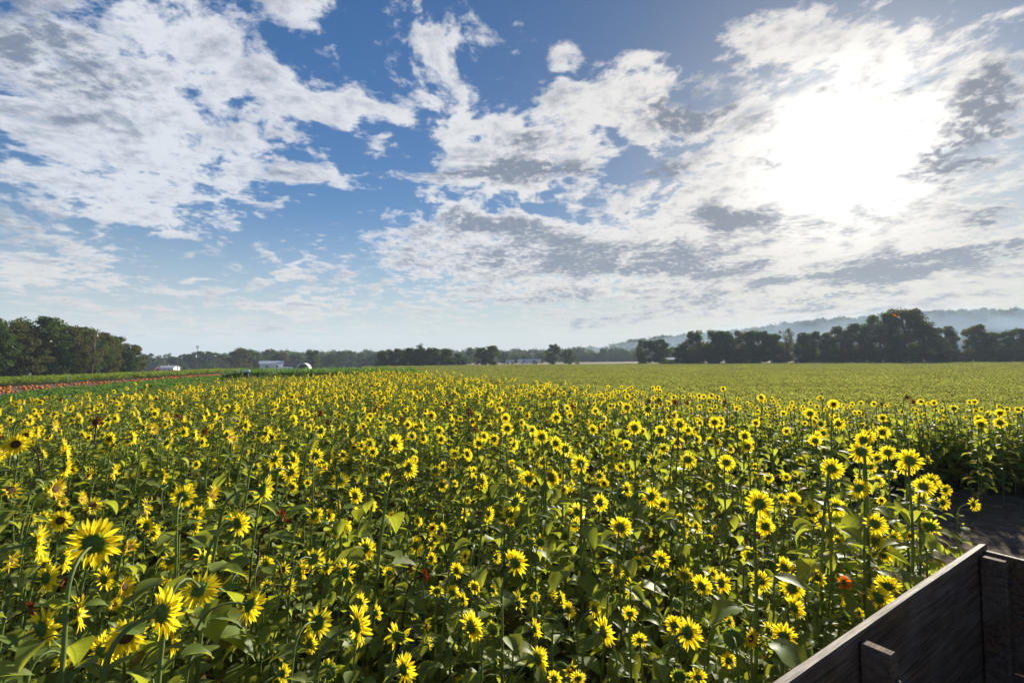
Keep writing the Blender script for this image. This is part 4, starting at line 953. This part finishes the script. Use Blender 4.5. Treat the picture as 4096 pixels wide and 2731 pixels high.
mb = MB(); mb.add([(-3.3, -2.5, 2.1), (3.3, -2.5, 2.1), (3.3, 0, 2.95), (-3.3, 0, 2.95), (3.3, 2.5, 2.1), (-3.3, 2.5, 2.1), (-3.3, -2.5, 2.0), (3.3, -2.5, 2.0), (3.3, 0, 2.83), (-3.3, 0, 2.83), (3.3, 2.5, 2.0), (-3.3, 2.5, 2.0)], [(0, 1, 2, 3), (3, 2, 4, 5), (6, 7, 8, 9), (9, 8, 10, 11), (0, 1, 7, 6), (4, 5, 11, 10)]); mb.build('roof', M_roofw, b)
mb = MB(); mb.box((0, 1.96, 1.1), (5.6, .06, 2.2)); mb.build('back_wall', M_wood, b)
b = place(2748, 212, 'stock_trailer', 'small pale stock trailer parked next to the open shed', 'trailer', R(3)); mb = MB(); mb.box((0, 0, 1.35), (4.2, 2, 1.7), bev=.06); mb.build('body', M_grey, b)
for xx in (-.9, 0.2): mb = MB(); mb.tube([(xx, -1.0, .36), (xx, 1.0, .36)], [.36, .36], 12); mb.build('wheel', M_dark, b)
for xx in (-1.3, .1, 1.3): window(b, xx, -1.03, 1.6, .8, .5)
b = place(546, 225, 'parked_car', 'white car parked beside the brick house', 'car', R(15)); mb = MB(); mb.box((0, 0, .62), (4.3, 1.75, .6), bev=.1); mb.build('body', M_white, b); mb = MB()
mb.add([(-1.6, -.8, .9), (1.2, -.8, .9), (1.2, .8, .9), (-1.6, .8, .9), (-1.1, -.65, 1.42), (.6, -.65, 1.42), (.6, .65, 1.42), (-1.1, .65, 1.42)], [(0, 1, 5, 4), (1, 2, 6, 5), (2, 3, 7, 6), (3, 0, 4, 7), (4, 5, 6, 7)]); mb.build('cabin', M_dark, b)
for xx in (-1.35, 1.35):
    for yy in (-.8, .8): mb = MB(); mb.tube([(xx, yy - .1, .33), (xx, yy + .1, .33)], [.33, .33], 14); mb.build('wheel', M_dark, b)
# utility poles
for i, (u, v, y) in enumerate([(568, 1446, 215), (636, 1442, 225), (710, 1428, 200), (857, 1434, 215), (878, 1438, 235), (901, 1440, 250), (964, 1430, 240)]):
    t = at_y(u, v, y); g_ = gz(t.x, y); H_ = t.z - g_; o = empty('utility_pole', (t.x, y, g_), R(20 + i * 9)); tag(o, f"{['first', 'second', 'third', 'fourth', 'fifth', 'sixth', 'seventh'][i]} wooden utility pole counted from the brick house", 'utility pole', 'wooden poles by the farm buildings')
    mb = MB(); mb.tube([(0, 0, 0), (0, 0, H_)], [.17, .12], 8); mb.build('pole', M_wood, o); mb = MB(); mb.box((0, -.16, H_ - .6), (2.0, .12, .14)); ca = mb.build('crossarm', M_wood, o)
    for xx in (-.85, 0.0, .85): mb = MB(); mb.tube([(xx, -.16, H_ - .53), (xx, -.16, H_ - .35)], [.05, .04], 6); mb.build('insulator', M_grey, ca)
# transmission towers and mast
M_steel = mat('tower_steel', solid((.16, .17, .18), (.24, .25, .26), .6, 1, 0, .3))
def pylon(u, v, y, label):
    t = at_y(u, v, y); g_ = hz(t.x, y); H_ = t.z - g_; o = empty('transmission_tower', (t.x, y, g_), R(8)); tag(o, label, 'power tower', 'lattice power towers on the ridge')
    mb = MB(); hw = H_ * .62; r_ = .28
    for sx_ in (-1, 1):
        for sy_ in (-1, 1): mb.tube([(sx_ * 2.6, sy_ * 2.6, 0), (sx_ * .9, sy_ * .9, hw)], [r_, r_], 4)
    for i in range(6):
        z0, z1 = hw * i / 6, hw * (i + 1) / 6; w0, w1 = 2.6 - 1.7 * i / 6, 2.6 - 1.7 * (i + 1) / 6
        for sy_ in (-1, 1): mb.tube([(-w0, sy_ * w0, z0), (w1, sy_ * w1, z1)], [.12, .12], 3); mb.tube([(w0, sy_ * w0, z0), (-w1, sy_ * w1, z1)], [.12, .12], 3)
    mb.build('mast', M_steel, o); mb = MB()
    for sx_ in (-1, 1): mb.tube([(sx_ * .9, 0, hw), (sx_ * 4.2, 0, H_ * .86), (sx_ * 4.6, 0, H_)], [r_, r_, .2], 4); mb.tube([(-sx_ * .5, 0, hw), (sx_ * 3.0, 0, H_ * .88)], [.15, .15], 3)
    mb.tube([(-7.5, 0, H_ * .92), (0, 0, H_ * .86), (7.5, 0, H_ * .92)], [.2, .3, .2], 4); mb.build('crossarm', M_steel, o)
pylon(3108, 1288, 760, 'steel power tower with wide arms above the middle of tree line'); pylon(2605, 1343, 790, 'steel power tower rising behind the twin trees')
t = at_y(790, 1382, 420); o = tag(empty('cell_tower', (t.x, 420, gz(t.x, 420))), 'thin steel phone mast rising above the far farm trees', 'phone mast'); H_ = t.z - gz(t.x, 420)
mb = MB(); mb.tube([(0, 0, 0), (0, 0, H_)], [.35, .18], 8); mb.build('mast', M_steel, o)
for z_ in (.90, .97): mb = MB(); [mb.box((1.0 * math.cos(a), 1.0 * math.sin(a), H_ * z_), (.35, .35, 1.5)) for a in (0, 2.1, 4.2)]; mb.tube([(-1, 0, H_ * z_), (1, 0, H_ * z_)], [.1, .1], 4); mb.build('antenna_ring', M_steel, o)
# small things at the field's far side
p_ = at_y(985, 1484, 44); o = tag(empty('water_tank', (p_.x, p_.y, 0), R(8)), 'small white rounded tank on a dark stand at the field corner', 'tank')
mb = MB(); hz_ = p_.z; mb.tube([(-.33, 0, hz_), (-.28, 0, hz_), (-.2, 0, hz_), (.2, 0, hz_), (.28, 0, hz_), (.33, 0, hz_)], [.03, .10, .13, .13, .10, .03], 12); mb.build('tank', M_white, o, True)
mb = MB(); mb.box((0, 0, (hz_ - .11) / 2), (.42, .2, hz_ - .14)); mb.build('stand', M_dark, o)
p_ = at_y(277, 1512, 56); o = tag(empty('marker_sign', (p_.x, 56, 0), R(-35)), 'small white marker sign standing in front of the bean strip', 'sign'); mb = MB(); mb.tube([(0, 0, 0), (0, 0, p_.z)], [.03, .03], 6); mb.build('post', M_wood, o); mb = MB(); mb.box((0, -.05, p_.z), (.26, .03, .42)); mb.build('panel', M_white, o)
# ------------------------------------------------------------------ wagon
def wood_fn(t, out):
    tc = t.new('ShaderNodeTexCoord').outputs['Object']
    g1 = t.noise(t.v('MULTIPLY', tc, (1.4, 30, 30)), 2.4, 8, .7, .6); g2 = t.noise(t.v('MULTIPLY', tc, (1.2, 8, 90)), 2.0, 5, .6, .3); bl = t.noise(tc, 5.0, 4, .6)
    c = t.mix(t.mapr(g1, .35, .65, 0, 1), (.036, .018, .010), (.20, .112, .064)); c = t.mix(t.mapr(bl, .45, .7, 0, .45), c, (.20, .16, .13)); c = t.mix(t.mapr(g2, .60, .68, 0, .85), c, (.025, .018, .016))
    p = t.new('ShaderNodeBsdfPrincipled'); p.inputs['Roughness'].default_value = .82; p.inputs['Specular IOR Level'].default_value = .2; t.put(p.inputs['Base Color'], c)
    b = t.new('ShaderNodeBump'); b.inputs['Strength'].default_value = .9; b.inputs['Distance'].default_value = .006; t.put(b.inputs['Height'], t.m('SUBTRACT', g1, t.m('MULTIPLY', t.mapr(g2, .6, .68, 0, 1), .8))); t.l.new(b.outputs[0], p.inputs['Normal']); t.l.new(p.outputs[0], out.inputs[0])
M_wgb = mat('bolt_steel', solid((.06, .04, .03), (.1, .08, .06), .8, 30, .2, .3))
M_wag = mat('weathered_plank', wood_fn)
M_wtop = mat('sunlit_top_tint', solid((.14, .10, .075), (.52, .45, .37), .75, 2.5, .8, stretch=(3, 34, 34), bdist=.004, detail=8))  # wood grain, with the sunlight on plank top faces put into the colour
wg = tag(empty('hay_wagon', (C0.x, C0.y, 0), math.atan2(ex.y, ex.x)), 'weathered wooden hay wagon with high plank sides beside the sunflowers', 'wagon')
# local axes: x along the side board towards the corner, -y inwards
TH = .03
def plank(name, x0, x1, y0, y1, z0, z1, seed, warp=.004, parent=wg, n=24):
    r_ = random.Random(seed); mb = MB(); L = x1 - x0; along_x = L > (y1 - y0); n = max(4, int(max(L, y1 - y0) / .08)); o_ = r_.uniform(0, 50); bv = .005
    for i in range(n + 1):
        t = i / n
        for (a, c) in ((0, 0), (0, 1), (1, 1), (1, 0)):
            for (ba, bc) in (((bv, 0), (0, bv)) if (a + c) % 2 == 0 else ((0, bv), (bv, 0))):
                wz = warp * mn.noise(Vector((t * 6 + o_, a, c))) + .0025 * mn.noise(Vector((t * 40 + o_, a * 3, c)))
                wy = warp * .6 * mn.noise(Vector((t * 5 + o_, 7, a)))
                zz_ = (z0 + bc if c == 0 else z1 - bc) + wz
                if along_x: yy = (y0 + ba if a == 0 else y1 - ba) + wy; mb.v.append((x0 + L * t, yy, zz_))
                else: xx = (x0 + ba if a == 0 else x1 - ba) + wy; mb.v.append((xx, y0 + (y1 - y0) * t, zz_))
    for i in range(n):
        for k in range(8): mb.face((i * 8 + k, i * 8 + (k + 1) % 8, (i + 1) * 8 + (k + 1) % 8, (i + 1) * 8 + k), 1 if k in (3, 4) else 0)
    mb.face(range(8)); mb.face(list(range(n * 8, n * 8 + 8))[::-1])
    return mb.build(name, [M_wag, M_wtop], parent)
DECK = .98
zs = [(ZT - .24, ZT), (ZT - .485, ZT - .243), (ZT - .772, ZT - .488)]
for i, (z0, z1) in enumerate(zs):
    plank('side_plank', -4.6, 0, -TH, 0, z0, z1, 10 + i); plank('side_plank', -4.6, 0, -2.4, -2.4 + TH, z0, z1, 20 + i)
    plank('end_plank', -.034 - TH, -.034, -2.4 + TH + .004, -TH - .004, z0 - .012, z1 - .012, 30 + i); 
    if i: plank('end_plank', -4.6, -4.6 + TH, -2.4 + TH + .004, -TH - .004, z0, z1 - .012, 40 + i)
a1 = (at_z(3440, 2560, ZT - .02) - Vector((C0.x, C0.y, 0))).dot(ex)
for k, xx in enumerate([a1, -.12, a1 - 1.25, a1 - 2.6]):
    if k < 2:
        for bz in (.10, .36, .62):
            q = MB(); q.tube([(xx, -TH - .089, ZT - bz), (xx, -TH - .101, ZT - bz), (xx, -TH - .104, ZT - bz)], [.012, .012, .006], 10); q.build('bolt', M_wgb, wg)
    for yy in (-TH - .003 - .088, -2.4 + TH + .003):
        q = MB(); q.box((xx, yy + .044, (DECK + ZT - .018) / 2 - .05), (.042, .085, ZT - .018 - DECK + .1), bev=.006); q.build('stake', M_wag, wg)
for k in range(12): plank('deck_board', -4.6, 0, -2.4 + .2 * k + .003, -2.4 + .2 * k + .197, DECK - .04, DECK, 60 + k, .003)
for xx in (-3.9, -2.3, -.7): q = MB(); q.box((xx, -1.2, DECK - .105), (.09, 2.36, .12), bev=.008); q.build('cross_beam', M_wag, wg)
for yy in (-.8, -1.6): q = MB(); q.box((-2.3, yy, DECK - .245), (4.5, .1, .15), bev=.008); q.build('frame_rail', M_wag, wg)
M_tyre = mat('tyre_rubber', solid((.02, .02, .02), (.04, .038, .035), .9, 9, .2)); M_rim = mat('rusty_steel', solid((.12, .05, .03), (.2, .1, .06), .7, 8, .2, .4))
for xx in (-3.8, -.9):
    q = MB(); q.box((xx, -1.2, .40), (.09, 1.7, .09), bev=.01); q.build('axle', M_rim, wg)
    for s_ in (-1, 1): q = MB(); q.box((xx, -1.2 + s_ * .4, .585), (.12, .1, .26), bev=.01); q.build('bolster', M_rim, wg)
    for yy in (-2.12, -.28):
        q = MB(); n = 24; pr = [(.24, -.09), (.37, -.10), (.405, -.05), (.405, .05), (.37, .10), (.24, .09)]; b_ = len(q.v)
        for i in range(n):
            th = 6.2832 * i / n
            for (r0, y0) in pr: q.v.append((xx + r0 * math.cos(th), yy + y0, .405 + r0 * math.sin(th)))
        for i in range(n):
            for k in range(6): q.face((i * 6 + k, i * 6 + (k + 1) % 6, ((i + 1) % n) * 6 + (k + 1) % 6, ((i + 1) % n) * 6 + k))
        ty = q.build('wheel', M_tyre, wg, True); q = MB(); q.tube([(xx, yy - .07, .405), (xx, yy - .03, .405), (xx, yy + .03, .405), (xx, yy + .07, .405)], [.238, .16, .16, .238], 20); q.build('rim', M_rim, ty)
# ------------------------------------------------------------------ butterfly and birds
bp = at_y(3580, 1266, 6.8); bf = tag(empty('butterfly', bp, R(35)), 'orange and black butterfly flying in front of the tallest tree', 'butterfly'); bf.rotation_euler = (R(25), R(-20), R(40))
M_or = mat('butterfly_orange', leafy((.75, .17, .01), (.8, .24, .02), (.95, .25, .01), .5, .6, .01, 60)); M_bk = mat('butterfly_black', solid((.012, .01, .01), (.02, .018, .018), .6, 30, 0))
mb = MB(); mb.tube([(0, -.018, 0), (0, -.012, 0), (0, 0, .001), (0, .012, .002), (0, .017, .002), (0, .022, .001)], [.0006, .0016, .0022, .0028, .0022, .0010], 8); mb.build('body', M_bk, bf, True)
def wing(name, outl, s_, up):
    mb = MB(); c = Vector(outl[0]); inner = [c.lerp(Vector(p_), .80) for p_ in outl[1:]]; outer = [Vector(p_) for p_ in outl[1:]]
    def tr(p_, dz=0): return (s_ * p_.x * math.cos(up), p_.y, p_.x * math.sin(up) + dz)
    n = len(outer); mb.add([tr(c)] + [tr(p_) for p_ in inner], [(0, i, i + 1) for i in range(1, n)], 0); mb.add([tr(p_) for p_ in inner] + [tr(p_) for p_ in outer], [(i, i + 1, n + i + 1, n + i) for i in range(n - 1)], 1)
    for i in range(0, n, 2): d_ = inner[i] - c; s__ = Vector((-d_.y, d_.x, 0)).normalized() * .0005; mb.add([tr(c + s__, .0004), tr(c - s__, .0004), tr(inner[i] - s__, .0004), tr(inner[i] + s__, .0004)], [(0, 1, 2, 3)], 1)
    mb.build(name, [M_or, M_bk], bf)
for s_ in (-1, 1):
    wing('forewing', [(.001, .006, 0), (.002, .012, 0), (.02, .026, 0), (.040, .036, 0), (.048, .034, 0), (.046, .022, 0), (.038, .010, 0), (.024, .001, 0), (.003, .001, 0)], s_, R(38))
    wing('hindwing', [(.001, .0, 0), (.003, .003, 0), (.024, .002, 0), (.034, -.006, 0), (.033, -.018, 0), (.024, -.028, 0), (.012, -.026, 0), (.003, -.012, 0)], s_, R(30))
def bird(u, v, y, sz, label):
    p_ = at_y(u, v, y); o = tag(empty('bird', p_, R(60)), label, 'bird'); mb = MB(); mb.tube([(0, -.5 * sz, 0), (0, -.2 * sz, 0), (0, .1 * sz, 0), (0, .35 * sz, .02 * sz), (0, .5 * sz, 0)], [.02 * sz, .10 * sz, .13 * sz, .08 * sz, .01 * sz], 8); mb.build('body', M_bk, o, True)
    for s_ in (-1, 1):
        mb = MB(); mb.add([(s_ * .05 * sz, .2 * sz, 0), (s_ * .5 * sz, .25 * sz, .12 * sz), (s_ * 1.0 * sz, -.05 * sz, .05 * sz), (s_ * .5 * sz, -.05 * sz, .1 * sz), (s_ * .05 * sz, -.15 * sz, 0)], [(0, 1, 3, 4), (1, 2, 3)]); mb.build('wing', M_bk, o)
bird(2097, 41, 22, .06, 'tiny dark bird high in the open blue sky')
# ------------------------------------------------------------------ haze and mist
def vol_fn(col, den, an=.3):
    def fn(t, out):
        p = t.new('ShaderNodeVolumePrincipled'); p.inputs['Color'].default_value = (*col, 1); p.inputs['Density'].default_value = den; p.inputs['Anisotropy'].default_value = an; t.l.new(p.outputs[0], out.inputs['Volume'])
    return fn
HAZE = True
if HAZE:
    mb = MB(); mb.box((0, 0, 70), (6000, 6000, 150)); hzb = mb.build('haze', mat('haze_air', vol_fn((.68, .82, 1.0), .00032, 0.05))); tag(hzb, 'thin pale morning haze over the fields', 'haze', kind='stuff')

if HAZE:
    MI = [(2500, 560, 150, 60, 14), (2750, 540, 150, 50, 22), (3000, 500, 140, 50, 32), (3250, 470, 130, 50, 38), (3520, 460, 130, 45, 42), (3800, 450, 130, 45, 45), (4100, 450, 140, 45, 47), (4400, 450, 140, 45, 47)]
    for k, (u, y, rx, ry, rz_) in enumerate(MI):
        mst = MB(); c = at_y(u, 1430, y); n, m_ = 24, 12
        for i in range(m_ + 1):
            for j in range(n):
                ph = math.pi * i / m_; th = 6.2832 * j / n; mst.v.append((c.x + rx * math.sin(ph) * math.cos(th), y + ry * math.sin(ph) * math.sin(th), 3 + rz_ * math.cos(ph) * (1 + .12 * math.sin(3 * th + k))))
        for i in range(m_):
            for j in range(n): mst.face((i * n + j, (i + 1) * n + j, (i + 1) * n + (j + 1) % n, i * n + (j + 1) % n))
        o = mst.build('mist', mat('mist_air', vol_fn((.56, .74, 1.0), .0038, 0.15)), None, True)
        tag(o, 'low blue mist lying between the tree line and the wooded hill', 'mist', kind='stuff')
